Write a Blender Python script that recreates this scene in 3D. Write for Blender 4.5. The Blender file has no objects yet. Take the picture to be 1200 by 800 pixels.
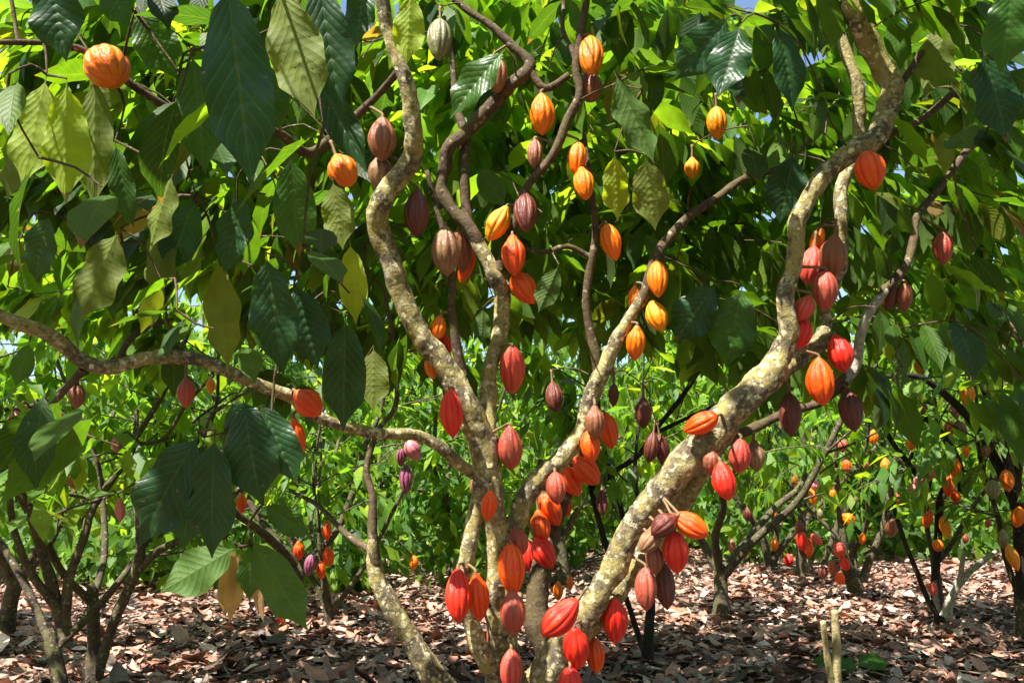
import bpy, math, random
import numpy as np
from mathutils import Vector, Matrix, noise as mnoise

rng = np.random.default_rng(11)
random.seed(11)
scene = bpy.context.scene
C = scene.collection

# ------------------------------------------------------------------ camera
F = 942.0                       # focal length in photo pixels (1200 wide)
PITCH = math.radians(10.5)
EYE = np.array([0.0, 0.0, 1.5])
RT = np.array([1.0, 0, 0])
FW = np.array([0, math.cos(PITCH), math.sin(PITCH)])
UP = np.array([0, -math.sin(PITCH), math.cos(PITCH)])
SUNV = np.array([-0.36, -0.42, 0.83]); SUNV /= np.linalg.norm(SUNV)


def P(px, py, d):
    return EYE + d * (FW + RT * (px - 600) / F + UP * (400 - py) / F)


def proj(p):
    q = np.asarray(p) - EYE
    d = q @ FW
    d = np.where(np.abs(d) < 1e-3, 1e-3, d)
    return 600 + F * (q @ RT) / d, 400 - F * (q @ UP) / d, d


def gz(x, y):
    s = np.clip(1 + np.asarray(x) / 8.0, 0, 2.2)
    return 0.012 * np.maximum(0, np.asarray(y) - 7) * s


def ground_at(px, y):
    """ground point at world distance y that appears at column px"""
    x = 0.0
    for _ in range(4):
        z = float(gz(x, y))
        d = (np.array([x, y, z]) - EYE) @ FW
        x = (px - 600) / F * d
    return np.array([x, y, float(gz(x, y))])


cam_d = bpy.data.cameras.new('camera')
cam = bpy.data.objects.new('camera', cam_d)
C.objects.link(cam)
cam.location = EYE
cam.rotation_euler = (math.pi / 2 + PITCH, 0, 0)
cam_d.sensor_width = 36
cam_d.lens = 36 * F / 1200
cam_d.clip_end = 500
scene.camera = cam

# ------------------------------------------------------------------ light
w = bpy.data.worlds.new('World')
scene.world = w
w.use_nodes = True
nt = w.node_tree
sky = nt.nodes.new('ShaderNodeTexSky')
sky.sky_type = 'NISHITA'
sky.sun_disc = False
sky.sun_elevation = math.asin(SUNV[2])
sky.sun_rotation = math.atan2(SUNV[0], SUNV[1])
bg = nt.nodes['Background']
nt.links.new(sky.outputs[0], bg.inputs[0])
bg.inputs[1].default_value = 0.075
sun_d = bpy.data.lights.new('sun', 'SUN')
sun_d.energy = 5.0
sun_d.angle = math.radians(0.5)
sun_d.color = (1.0, 0.95, 0.86)
sun = bpy.data.objects.new('sun', sun_d)
C.objects.link(sun)
sun.rotation_euler = Vector(SUNV).to_track_quat('Z', 'Y').to_euler()
sun.location = (-6, -8, 14)
scene.view_settings.view_transform = 'Standard'
scene.view_settings.look = 'None'
scene.view_settings.exposure = 1.8
scene.view_settings.gamma = 1
scene.cycles.max_bounces = 7
scene.cycles.diffuse_bounces = 4
scene.cycles.transmission_bounces = 5
scene.cycles.glossy_bounces = 2
scene.cycles.caustics_reflective = False
scene.cycles.caustics_refractive = False


# ------------------------------------------------------------------ materials
def new_mat(name):
    m = bpy.data.materials.new(name)
    m.use_nodes = True
    t = m.node_tree
    return m, t, t.nodes['Principled BSDF'], t.nodes['Material Output']


def N(t, kind, **kw):
    n = t.nodes.new('ShaderNode' + kind)
    for k, v in kw.items():
        setattr(n, k, v)
    return n


def math_n(t, op, a, b=None, c=None):
    n = N(t, 'Math', operation=op)
    for i, v in enumerate((a, b, c)):
        if v is None:
            continue
        if isinstance(v, (int, float)):
            n.inputs[i].default_value = v
        else:
            t.links.new(v, n.inputs[i])
    return n.outputs[0]


def mix_c(t, fac, a, b, blend='MIX'):
    n = N(t, 'MixRGB', blend_type=blend)
    for i, v in enumerate((fac, a, b)):
        if isinstance(v, (int, float)):
            n.inputs[i].default_value = v
        elif isinstance(v, tuple):
            n.inputs[i].default_value = (*v, 1)
        else:
            t.links.new(v, n.inputs[i])
    return n.outputs[0]


def ramp(t, fac, stops, interp='LINEAR'):
    n = N(t, 'ValToRGB')
    n.color_ramp.interpolation = interp
    el = n.color_ramp.elements
    while len(el) < len(stops):
        el.new(0.5)
    for e, (p, c) in zip(el, stops):
        e.position = p
        e.color = (*c, 1) if isinstance(c, tuple) else (c, c, c, 1)
    t.links.new(fac, n.inputs[0])
    return n.outputs[0]


def noise_n(t, vec, scale, detail=4, rough=0.55):
    n = N(t, 'TexNoise')
    n.inputs['Scale'].default_value = scale
    n.inputs['Detail'].default_value = detail
    n.inputs['Roughness'].default_value = rough
    t.links.new(vec, n.inputs['Vector'])
    return n.outputs[0]


def leaf_material(name, translucent=0.48, veins=True, rough=0.5, relief=0.26, spec=0.26):
    m, t, b, out = new_mat(name)
    att = N(t, 'Attribute', attribute_name='tint')
    uv = N(t, 'UVMap', uv_map='UVMap')
    sep = N(t, 'SeparateXYZ')
    t.links.new(uv.outputs[0], sep.inputs[0])
    u = math_n(t, 'ABSOLUTE', math_n(t, 'MULTIPLY_ADD', sep.outputs[0], 2.0, -1.0))
    col = att.outputs['Color']
    geo = N(t, 'NewGeometry')
    obj = N(t, 'TexCoord')
    patch = noise_n(t, obj.outputs['Object'], 16, 3)
    col = mix_c(t, 0.6, col, ramp(t, patch, [(0.3, 0.65), (0.7, 1.25)]), 'MULTIPLY')
    if veins:
        v = math_n(t, 'SUBTRACT', math_n(t, 'MULTIPLY', sep.outputs[1], 11.0), math_n(t, 'MULTIPLY', u, 2.6))
        fr = math_n(t, 'FRACT', v)
        tri = math_n(t, 'ABSOLUTE', math_n(t, 'SUBTRACT', fr, 0.5))       # 0 at the vein
        line = math_n(t, 'LESS_THAN', tri, 0.055)
        mid = math_n(t, 'LESS_THAN', u, 0.05)
        vein = math_n(t, 'MAXIMUM', line, mid)
        col = mix_c(t, math_n(t, 'MULTIPLY', vein, 0.30), col, mix_c(t, 0.5, col, (0.17, 0.22, 0.06)))
        h = math_n(t, 'ADD', math_n(t, 'POWER', math_n(t, 'MULTIPLY', tri, 2.0), 0.35),
                   math_n(t, 'MULTIPLY', math_n(t, 'MINIMUM', math_n(t, 'MULTIPLY', u, 8.0), 1.0), 0.8))
        bump = N(t, 'Bump')
        bump.inputs['Strength'].default_value = relief
        bump.inputs['Distance'].default_value = 0.005
        t.links.new(h, bump.inputs['Height'])
        t.links.new(bump.outputs[0], b.inputs['Normal'])
    spk = ramp(t, noise_n(t, obj.outputs['Object'], 60, 2, 0.6), [(0.70, 0.0), (0.74, 1.0)])
    col = mix_c(t, math_n(t, 'MULTIPLY', spk, 0.35), col, (0.22, 0.22, 0.12))
    rim = math_n(t, 'MAXIMUM', sep.outputs[1], math_n(t, 'MULTIPLY', u, 0.93))
    brn = math_n(t, 'MULTIPLY', math_n(t, 'GREATER_THAN', math_n(t, 'ADD', rim, math_n(t, 'MULTIPLY', noise_n(t, obj.outputs['Object'], 9, 4), 0.9)), 1.47), 0.85)
    col = mix_c(t, brn, col, (0.13, 0.075, 0.03))
    # the underside of a cocoa leaf is paler and more olive
    under = mix_c(t, 0.22, mix_c(t, 1.0, col, (1.15, 1.15, 1.0), 'MULTIPLY'), (0.14, 0.165, 0.035))
    colf = mix_c(t, geo.outputs['Backfacing'], col, under)
    t.links.new(colf, b.inputs['Base Color'])
    rr = math_n(t, 'MULTIPLY_ADD', geo.outputs['Backfacing'], 0.3, rough)
    t.links.new(rr, b.inputs['Roughness'])
    b.inputs['Specular IOR Level'].default_value = spec
    tr = N(t, 'BsdfTranslucent')
    tc = mix_c(t, 1.0, col, (3.4, 3.0, 0.7), 'MULTIPLY')
    t.links.new(tc, tr.inputs[0])
    mx = N(t, 'MixShader')
    mx.inputs[0].default_value = translucent
    t.links.new(b.outputs[0], mx.inputs[1])
    t.links.new(tr.outputs[0], mx.inputs[2])
    t.links.new(mx.outputs[0], out.inputs[0])
    return m


M_LEAF = leaf_material('cocoa_leaf')
M_HEROLEAF = leaf_material('large_cocoa_leaf', 0.45, True, 0.38, 0.35, 0.42)
M_FARLEAF = leaf_material('distant_cocoa_leaf', 0.5, veins=False, rough=0.5)


def litter_material():
    m, t, b, out = new_mat('dry_leaf')
    att = N(t, 'Attribute', attribute_name='tint')
    obj = N(t, 'TexCoord')
    n = noise_n(t, obj.outputs['Object'], 22, 4)
    col = mix_c(t, 0.7, att.outputs['Color'], ramp(t, n, [(0.3, 0.5), (0.7, 1.3)]), 'MULTIPLY')
    t.links.new(col, b.inputs['Base Color'])
    b.inputs['Roughness'].default_value = 0.6
    b.inputs['Specular IOR Level'].default_value = 0.35
    return m


M_DRY = litter_material()


def bark_material(name, base, lichen, moss, amt):
    m, t, b, out = new_mat(name)
    tc = N(t, 'TexCoord')
    o = tc.outputs['Object']
    n1 = noise_n(t, o, 30, 6, 0.65)
    n2 = noise_n(t, o, 6, 3)
    col = ramp(t, n1, [(0.3, tuple(c * 0.45 for c in base)), (0.55, base), (0.8, tuple(min(1, c * 1.7) for c in base))])
    # yellow-green moss film
    mo = ramp(t, noise_n(t, o, 9, 5, 0.6), [(0.42, 0.0), (0.56, 1.0)])
    col = mix_c(t, math_n(t, 'MULTIPLY', mo, 0.8), col, moss)
    # pale crusty lichen, in large patches and small round spots
    big = ramp(t, noise_n(t, o, 34, 7, 0.72), [(0.59 - amt, 0.0), (0.67 - amt, 1.0)])
    big = math_n(t, 'MULTIPLY', big, ramp(t, n2, [(0.32, 0.3), (0.5, 1.0)]))
    crack = ramp(t, noise_n(t, o, 38, 7, 0.75), [(0.38, 1.0), (0.47, 0.0)])
    vo = N(t, 'TexVoronoi')
    vo.inputs['Scale'].default_value = 36
    wob = N(t, 'VectorMath', operation='ADD')
    t.links.new(o, wob.inputs[0])
    nn = N(t, 'TexNoise'); nn.inputs['Scale'].default_value = 40
    t.links.new(o, nn.inputs['Vector'])
    sc = N(t, 'VectorMath', operation='SCALE'); sc.inputs['Scale'].default_value = 0.03
    t.links.new(nn.outputs['Color'], sc.inputs[0])
    t.links.new(sc.outputs[0], wob.inputs[1])
    t.links.new(wob.outputs[0], vo.inputs['Vector'])
    sep = N(t, 'SeparateColor'); t.links.new(vo.outputs['Color'], sep.inputs[0])
    spot = math_n(t, 'MULTIPLY', math_n(t, 'LESS_THAN', vo.outputs['Distance'], math_n(t, 'MULTIPLY', sep.outputs[0], 0.42)),
                  math_n(t, 'GREATER_THAN', sep.outputs[1], 0.5))
    col = mix_c(t, math_n(t, 'MULTIPLY', big, 0.85), col, lichen)
    col = mix_c(t, math_n(t, 'MULTIPLY', spot, 0.8 if amt > 0.02 else 0.35), col, tuple(min(0.75, c * 1.3 + 0.03) for c in lichen))
    col = mix_c(t, math_n(t, 'MULTIPLY', crack, 0.75), col, tuple(c * 0.4 for c in base))
    t.links.new(col, b.inputs['Base Color'])
    b.inputs['Roughness'].default_value = 0.85
    b.inputs['Specular IOR Level'].default_value = 0.2
    bump = N(t, 'Bump')
    bump.inputs['Strength'].default_value = 0.8
    bump.inputs['Distance'].default_value = 0.012
    h = math_n(t, 'ADD', n1, math_n(t, 'MULTIPLY', math_n(t, 'ADD', big, spot), 0.25))
    t.links.new(h, bump.inputs['Height'])
    t.links.new(bump.outputs[0], b.inputs['Normal'])
    return m


M_BARK = bark_material('mossy_lichen_bark', (0.12, 0.095, 0.062), (0.53, 0.47, 0.28), (0.33, 0.275, 0.085), 0.09)
M_BARK2 = bark_material('brown_shaded_bark', (0.085, 0.055, 0.036), (0.33, 0.29, 0.21), (0.09, 0.07, 0.03), -0.03)  # brown bark of twigs and branches; also paints shade on upper limbs
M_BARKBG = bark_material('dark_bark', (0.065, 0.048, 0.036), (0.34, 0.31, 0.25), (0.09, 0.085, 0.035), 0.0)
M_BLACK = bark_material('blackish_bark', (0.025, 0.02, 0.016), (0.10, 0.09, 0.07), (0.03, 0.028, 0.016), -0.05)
M_DEAD = bark_material('dead_wood_and_sun_patch', (0.34, 0.30, 0.24), (0.52, 0.50, 0.42), (0.28, 0.27, 0.18), 0.05)  # bleached wood; its paleness also paints the sun patch on a live branch
M_STAKE = bark_material('dry_cut_stem', (0.38, 0.31, 0.17), (0.50, 0.45, 0.27), (0.36, 0.31, 0.12), 0.0)

POD_COL = {      # ridge colour, furrow colour, blush colour
    'orange': ((0.82, 0.15, 0.003), (0.66, 0.07, 0.003), (0.82, 0.21, 0.004)),
    'amber': ((0.82, 0.24, 0.005), (0.70, 0.14, 0.004), (0.80, 0.30, 0.008)),
    'redorange': ((0.78, 0.062, 0.004), (0.60, 0.022, 0.004), (0.80, 0.11, 0.004)),
    'red': ((0.72, 0.020, 0.012), (0.44, 0.008, 0.008), (0.76, 0.040, 0.012)),
    'rose': ((0.60, 0.060, 0.045), (0.40, 0.025, 0.02), (0.52, 0.09, 0.05)),
    'brownred': ((0.36, 0.075, 0.045), (0.24, 0.10, 0.04), (0.42, 0.06, 0.04)),
    'brown': ((0.24, 0.095, 0.045), (0.16, 0.06, 0.03), (0.26, 0.08, 0.04)),
    'maroon': ((0.14, 0.034, 0.022), (0.19, 0.08, 0.04), (0.09, 0.018, 0.016)),
    'tan': ((0.27, 0.16, 0.075), (0.20, 0.11, 0.05), (0.22, 0.09, 0.05)),
    'green': ((0.20, 0.20, 0.085), (0.26, 0.26, 0.12), (0.15, 0.12, 0.06)),
    'pink': ((0.62, 0.22, 0.23), (0.45, 0.14, 0.16), (0.52, 0.13, 0.16)),
    'purple': ((0.26, 0.07, 0.13), (0.35, 0.13, 0.17), (0.16, 0.035, 0.08)),
}


def pod_material(kind):
    m, t, b, out = new_mat(kind + '_cocoa_husk')
    ridge, furrow, blush = POD_COL[kind]
    att = N(t, 'Attribute', attribute_name='ridge')
    tc = N(t, 'TexCoord')
    oi = N(t, 'ObjectInfo')
    vm = N(t, 'VectorMath', operation='ADD')
    t.links.new(tc.outputs['Object'], vm.inputs[0])
    sc = N(t, 'VectorMath', operation='SCALE')
    cmb = N(t, 'CombineXYZ')
    for i in range(3):
        t.links.new(oi.outputs['Random'], cmb.inputs[i])
    t.links.new(cmb.outputs[0], sc.inputs[0]); sc.inputs['Scale'].default_value = 37
    t.links.new(sc.outputs[0], vm.inputs[1])
    v = vm.outputs[0]
    n1 = noise_n(t, v, 2.3, 4, 0.6)
    n2 = noise_n(t, v, 18, 5, 0.7)
    col = mix_c(t, ramp(t, n1, [(0.4, 0.0), (0.62, 1.0)]), ridge, blush)
    fm = ramp(t, att.outputs['Fac'], [(0.2, 1.0), (0.62, 0.0)])
    col = mix_c(t, math_n(t, 'MULTIPLY', fm, 0.75), col, furrow)
    col = mix_c(t, 0.3, col, ramp(t, n2, [(0.3, 0.65), (0.7, 1.3)]), 'MULTIPLY')
    spots = ramp(t, noise_n(t, v, 30, 3, 0.8), [(0.665, 0.0), (0.71, 1.0)])
    col = mix_c(t, math_n(t, 'MULTIPLY', spots, 0.6), col, (0.07, 0.035, 0.02))
    scar = math_n(t, 'MULTIPLY', ramp(t, noise_n(t, v, 5, 5, 0.7), [(0.67, 0.0), (0.72, 1.0)]), 0.4)
    col = mix_c(t, scar, col, (0.16, 0.075, 0.03))
    t.links.new(col, b.inputs['Base Color'])
    rg = math_n(t, 'MULTIPLY_ADD', n2, 0.25, 0.2)
    t.links.new(rg, b.inputs['Roughness'])
    b.inputs['Specular IOR Level'].default_value = 0.4
    bump = N(t, 'Bump')
    bump.inputs['Strength'].default_value = 0.28
    bump.inputs['Distance'].default_value = 0.06
    t.links.new(math_n(t, 'ADD', n2, noise_n(t, v, 7, 3)), bump.inputs['Height'])
    t.links.new(bump.outputs[0], b.inputs['Normal'])
    return m


def ground_material():
    m, t, b, out = new_mat('leaf_litter_soil')
    tc = N(t, 'TexCoord')
    o = tc.outputs['Object']
    vo = N(t, 'TexVoronoi'); vo.inputs['Scale'].default_value = 9
    wob = N(t, 'VectorMath', operation='ADD')
    nn = N(t, 'TexNoise'); nn.inputs['Scale'].default_value = 7
    t.links.new(o, nn.inputs['Vector'])
    sc = N(t, 'VectorMath', operation='SCALE'); sc.inputs['Scale'].default_value = 0.25
    t.links.new(nn.outputs['Color'], sc.inputs[0]); t.links.new(o, wob.inputs[0]); t.links.new(sc.outputs[0], wob.inputs[1])
    t.links.new(wob.outputs[0], vo.inputs['Vector'])
    sep = N(t, 'SeparateColor'); t.links.new(vo.outputs['Color'], sep.inputs[0])
    col = ramp(t, sep.outputs[0], [(0.0, (0.05, 0.034, 0.026)), (0.35, (0.13, 0.08, 0.055)), (0.7, (0.22, 0.145, 0.11)), (1.0, (0.33, 0.24, 0.19))])
    col = mix_c(t, 0.6, col, ramp(t, noise_n(t, o, 40, 5), [(0.3, 0.45), (0.7, 1.3)]), 'MULTIPLY')
    t.links.new(col, b.inputs['Base Color'])
    b.inputs['Roughness'].default_value = 0.9
    bump = N(t, 'Bump'); bump.inputs['Strength'].default_value = 1.0; bump.inputs['Distance'].default_value = 0.05
    t.links.new(math_n(t, 'ADD', sep.outputs[1], noise_n(t, o, 30, 4)), bump.inputs['Height'])
    t.links.new(bump.outputs[0], b.inputs['Normal'])
    return m


# ------------------------------------------------------------------ object helpers
def tag(o, label=None, cat=None, group=None, kind=None):
    if label: o['label'] = label
    if cat: o['category'] = cat
    if group: o['group'] = group
    if kind: o['kind'] = kind
    return o


def empty(name, loc, parent=None):
    o = bpy.data.objects.new(name, None)
    o.empty_display_size = 0.1
    o.location = loc
    C.objects.link(o)
    if parent: o.parent = parent
    return o


class Acc:
    """collects quads / tris with uv and tint, builds ONE mesh object"""
    def __init__(self):
        self.v, self.f, self.uv, self.c, self.n = [], [], [], [], 0

    def add(self, v, f, uv=None, c=None):
        v = np.asarray(v, dtype=np.float32).reshape(-1, 3)
        self.v.append(v)
        self.f.append(np.asarray(f, dtype=np.int32).reshape(-1, 4) + self.n)
        self.uv.append(np.zeros((len(v), 2), np.float32) if uv is None else uv)
        self.c.append(np.ones((len(v), 3), np.float32) if c is None else c)
        self.n += len(v)

    def build(self, name, mat, parent=None, origin=(0, 0, 0), attr=None):
        me = bpy.data.meshes.new(name)
        v = np.concatenate(self.v) - np.asarray(origin, dtype=np.float32)
        f = np.concatenate(self.f)
        me.vertices.add(len(v)); me.vertices.foreach_set('co', v.astype(np.float32).ravel())
        me.loops.add(f.size); me.loops.foreach_set('vertex_index', f.ravel())
        me.polygons.add(len(f)); me.polygons.foreach_set('loop_start', np.arange(0, f.size, 4, dtype=np.int32))
        me.update(calc_edges=True)
        me.polygons.foreach_set('use_smooth', np.ones(len(f), dtype=bool))
        uv = np.concatenate(self.uv)[f.ravel()]
        ul = me.uv_layers.new(name='UVMap')
        ul.data.foreach_set('uv', uv.astype(np.float32).ravel())
        if attr != 'none':
            ca = me.color_attributes.new('tint', 'FLOAT_COLOR', 'POINT')
            c4 = np.ones((len(v), 4), np.float32); c4[:, :3] = np.concatenate(self.c)
            ca.data.foreach_set('color', c4.ravel())
        me.materials.append(mat)
        me.validate()
        o = bpy.data.objects.new(name, me)
        C.objects.link(o)
        if parent is not None:
            o.parent = parent
        else:
            o.location = origin
        return o


def norm(a):
    return a / np.maximum(np.linalg.norm(a, axis=-1, keepdims=True), 1e-9)


def width_profile(t):
    a = np.sin(np.pi * np.clip((t - 0.05) / 0.95, 0, 1) ** 1.05) ** 0.62
    tip = np.clip((1 - t) / 0.27, 0, 1) ** 1.2
    base = np.clip((t - 0.06) / 0.10, 0, 1) ** 0.8
    return np.maximum(a * (0.12 + 0.88 * tip) * base, 0.018 * (t < 0.99) + 0.003)


def leaves(acc, base, axis, nrm, L, W, droop, fold, col, nt=8, ns=4, wave=1.0, quilt=0.0):
    """adds N leaf blades (with petiole) to acc"""
    base, axis, nrm = (np.asarray(a, dtype=float).reshape(-1, 3) for a in (base, axis, nrm))
    n = len(base)
    if n == 0: return
    L, W, droop, fold = (np.broadcast_to(np.asarray(a, dtype=float), (n,)) for a in (L, W, droop, fold))
    axis = norm(axis)
    nrm = norm(nrm - axis * np.sum(nrm * axis, axis=1, keepdims=True))
    bi = np.cross(axis, nrm)
    t = np.concatenate([[0, 0.07], np.linspace(0.12, 1, nt - 1)])
    s = np.linspace(-1, 1, ns + 1)
    d = np.where(np.abs(droop) < 1e-3, 1e-3, droop)[:, None]
    al = np.sin(d * t) / d * L[:, None]
    dn = (1 - np.cos(d * t)) / d * L[:, None]
    w_ = width_profile(t)
    ln = nrm[:, None, :] * np.cos(d * t)[..., None] + axis[:, None, :] * np.sin(d * t)[..., None]
    mid = base[:, None, :] + axis[:, None, :] * al[..., None] - nrm[:, None, :] * dn[..., None]
    ph = rng.random((n, 1, 1)) * 6.28
    tw = rng.normal(0, 0.12, (n, 1, 1))
    S = s[None, None, :]
    hw = (W[:, None] * 0.5 * w_)[..., None]
    f = fold[:, None, None]
    rip = wave * 0.10 * np.sin(2 * np.pi * 2.6 * t[None, :, None] + ph + 1.3 * np.sign(S)) * S ** 2
    across = hw * S * np.cos(f)
    lift = hw * (np.abs(S) * np.sin(f) + rip - 0.25 * S ** 2 * np.sin(f) + tw * S * t[None, :, None])
    if quilt:
        q_ = np.abs(np.sin(np.pi * (11.0 * t[None, :, None] - 2.6 * np.abs(S)))) ** 0.7
        lift = lift + quilt * W[:, None, None] * q_ * w_[None, :, None] * np.clip(np.abs(S) * 5, 0, 1) * np.clip((1 - np.abs(S)) * 5, 0.2, 1)
    pts = mid[:, :, None, :] + bi[:, None, None, :] * across[..., None] + ln[:, :, None, :] * lift[..., None]
    m = (nt + 1) * (ns + 1)
    i, j = np.meshgrid(np.arange(nt), np.arange(ns), indexing='ij')
    q = (i * (ns + 1) + j).ravel()
    quad = np.stack([q, q + 1, q + ns + 2, q + ns + 1], axis=1)
    faces = (quad[None] + (np.arange(n) * m)[:, None, None]).reshape(-1, 4)
    uv1 = np.stack(np.broadcast_arrays(S[0] * 0.5 + 0.5, t[:, None]), axis=-1).reshape(-1, 2)
    uv = np.tile(uv1, (n, 1)).astype(np.float32)
    c = np.repeat(np.asarray(col, dtype=np.float32).reshape(n, 3), m, axis=0)
    acc.add(pts.reshape(-1, 3), faces, uv, c)


def catmull(pts, rad, per):
    pts, rad = np.asarray(pts, float), np.asarray(rad, float)
    A = np.vstack([2 * pts[0] - pts[1], pts, 2 * pts[-1] - pts[-2]])
    out, ro = [], []
    for i in range(len(pts) - 1):
        p0, p1, p2, p3 = A[i:i + 4]
        k = max(2, int(np.linalg.norm(p2 - p1) / per))
        for u in np.arange(k) / k:
            out.append(0.5 * (2 * p1 + (p2 - p0) * u + (2 * p0 - 5 * p1 + 4 * p2 - p3) * u * u + (3 * p1 - p0 - 3 * p2 + p3) * u ** 3))
            ro.append(rad[i] * (1 - u) + rad[i + 1] * u)
    out.append(pts[-1]); ro.append(rad[-1])
    return np.array(out), np.array(ro)


def tube(acc, pts, rad, per=0.03, sides=12, knob=0.10, jitter=0.0):
    if jitter:
        pts = np.asarray(pts, float).copy()
        pts[1:-1] += rng.normal(0, jitter, pts[1:-1].shape)
    p, r = catmull(pts, rad, per)
    tan = norm(np.gradient(p, axis=0))
    up = np.array([0.13, -0.9, 0.4])
    n0 = norm(np.cross(tan[0], up))
    fr = []
    for k in range(len(p)):
        n0 = norm(n0 - tan[k] * (n0 @ tan[k]))
        fr.append(n0)
    fr = np.array(fr); bi = np.cross(tan, fr)
    th = np.linspace(0, 2 * np.pi, sides, endpoint=False)
    ring = fr[:, None, :] * np.cos(th)[None, :, None] + bi[:, None, :] * np.sin(th)[None, :, None]
    rr = np.repeat(r[:, None], sides, axis=1)
    if knob:
        q = p[:, None, :] + ring * r[:, None, None]
        for a in range(len(p)):
            for b_ in range(sides):
                v = Vector(q[a, b_])
                k_ = mnoise.noise(v * 14) * 0.7 + mnoise.noise(v * 34) * 0.5
                k_ += max(0, mnoise.noise(v * 9 + Vector((7, 3, 1))) - 0.25) * 1.6
                rr[a, b_] *= 1 + knob * k_
    v = p[:, None, :] + ring * rr[..., None]
    n = len(p)
    f = []
    a, b_ = np.meshgrid(np.arange(n - 1), np.arange(sides), indexing='ij')
    a, b_ = a.ravel(), b_.ravel()
    nb = (b_ + 1) % sides
    f = np.stack([a * sides + b_, a * sides + nb, (a + 1) * sides + nb, (a + 1) * sides + b_], axis=1)
    v = v.reshape(-1, 3)
    # end caps as quads
    caps = []
    for off in (0, (n - 1) * sides):
        for k in range(0, sides - 2, 2):
            caps.append([off, off + k + 1, off + k + 2, off + (k + 3) % sides] if k + 3 <= sides else [off, off + k + 1, off + k + 2, off])
    caps = [c for c in caps if len(set(c)) == 4]
    f = np.vstack([f, np.array(caps, dtype=int)]) if caps else f
    acc.add(v, f)
    return p, r


# ------------------------------------------------------------------ ground
def build_ground():
    acc = Acc()
    xs = np.concatenate([np.linspace(-90, -16, 20), np.linspace(-14, 14, 150), np.linspace(16, 90, 20)])
    ys = np.concatenate([np.linspace(-30, 1, 10), np.linspace(2, 22, 120), np.linspace(24, 160, 30)])
    X, Y = np.meshgrid(xs, ys)
    Z = gz(X, Y)
    for i in range(X.shape[0]):
        for j in range(X.shape[1]):
            if abs(X[i, j]) < 15 and 1 < Y[i, j] < 23:
                Z[i, j] += 0.05 * mnoise.noise(Vector((X[i, j] * 0.9, Y[i, j] * 0.9, 0))) + 0.03 * mnoise.noise(Vector((X[i, j] * 3, Y[i, j] * 3, 4)))
    nx = len(xs)
    i, j = np.meshgrid(np.arange(len(ys) - 1), np.arange(nx - 1), indexing='ij')
    q = (i * nx + j).ravel()
    acc.add(np.stack([X, Y, Z], -1).reshape(-1, 3), np.stack([q, q + 1, q + nx + 1, q + nx], 1))
    o = acc.build('ground', ground_material(), attr='none')
    tag(o, 'brown orchard floor under fallen cocoa leaves', 'ground', kind='structure')


build_ground()

LIT = np.array([(0.30, 0.17, 0.125), (0.24, 0.14, 0.10), (0.40, 0.27, 0.21), (0.17, 0.095, 0.065), (0.11, 0.065, 0.045),
                (0.34, 0.17, 0.115), (0.22, 0.17, 0.14), (0.065, 0.04, 0.03), (0.46, 0.36, 0.29), (0.27, 0.12, 0.075)])


def build_litter():
    acc = Acc()
    pts = []
    for (y0, y1, dens) in ((2.2, 5.0, 60), (5.0, 9.0, 330), (9.0, 14.0, 180), (14, 24, 45)):
        hw = 0.75 * y1 + 1.0
        n = int((y1 - y0) * 2 * hw * dens)
        x = rng.uniform(-hw, hw, n); y = rng.uniform(y0, y1, n)
        pts.append(np.stack([x, y], 1))
    p = np.concatenate(pts)
    n = len(p)
    z = gz(p[:, 0], p[:, 1]) + rng.uniform(0.01, 0.075, n)
    ang = rng.uniform(0, 6.283, n)
    axis = np.stack([np.cos(ang), np.sin(ang), rng.normal(0, 0.09, n)], 1)
    nrm = np.stack([rng.normal(0, 0.35, n), rng.normal(0, 0.35, n), np.where(rng.random(n) < 0.5, 1, -1)], 1)
    L = rng.uniform(0.07, 0.21, n) * np.where(rng.random(n) < 0.12, 1.6, 1)
    W = L * rng.uniform(0.34, 0.62, n)
    col = LIT[rng.integers(0, len(LIT), n)] * rng.uniform(0.6, 1.3, (n, 1)) * [1.3, 1.22, 1.2]
    leaves(acc, np.column_stack([p, z]), axis, nrm, L, W, rng.normal(0.12, 0.5, n), rng.normal(0.1, 0.32, n), col, nt=5, ns=2, wave=3.0)
    for _ in range(520):
        y = rng.uniform(4.5, 15); x = rng.uniform(-0.7 * y, 0.7 * y)
        a_ = rng.uniform(0, 6.28); ln = rng.uniform(0.15, 0.7)
        q = np.array([x, y, float(gz(x, y)) + rng.uniform(0.04, 0.09)])
        dv = np.array([math.cos(a_), math.sin(a_), rng.normal(0, 0.06)])
        n0 = acc.n
        tube(acc, [q, q + dv * ln * 0.5 + rng.normal(0, 0.02, 3) * [1, 1, 0.3], q + dv * ln], [0.007, 0.006, 0.003], per=0.15, sides=5, knob=0)
        acc.c[-1][:] = (0.15, 0.11, 0.08)
    o = acc.build('leaf_litter', M_DRY)
    tag(o, 'carpet of dry brown fallen cocoa leaves over the orchard floor', 'leaf litter', kind='stuff')


build_litter()

# ------------------------------------------------------------------ main tree skeleton: photo pixels + depth, widths in px
D0 = 3.3
BASE = np.array([0.03, 3.62, 0.0])


def path(spec):
    """spec: list of (px,py,depth,width_px) or ('w',x,y,z,radius)"""
    pts, rad = [], []
    for s in spec:
        if s[0] == 'w':
            pts.append(np.array(s[1:4])); rad.append(s[4])
        else:
            px, py, d, wd = s
            pts.append(P(px, py, d)); rad.append(wd * d / F / 2 * 0.75)
    return pts, rad


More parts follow.
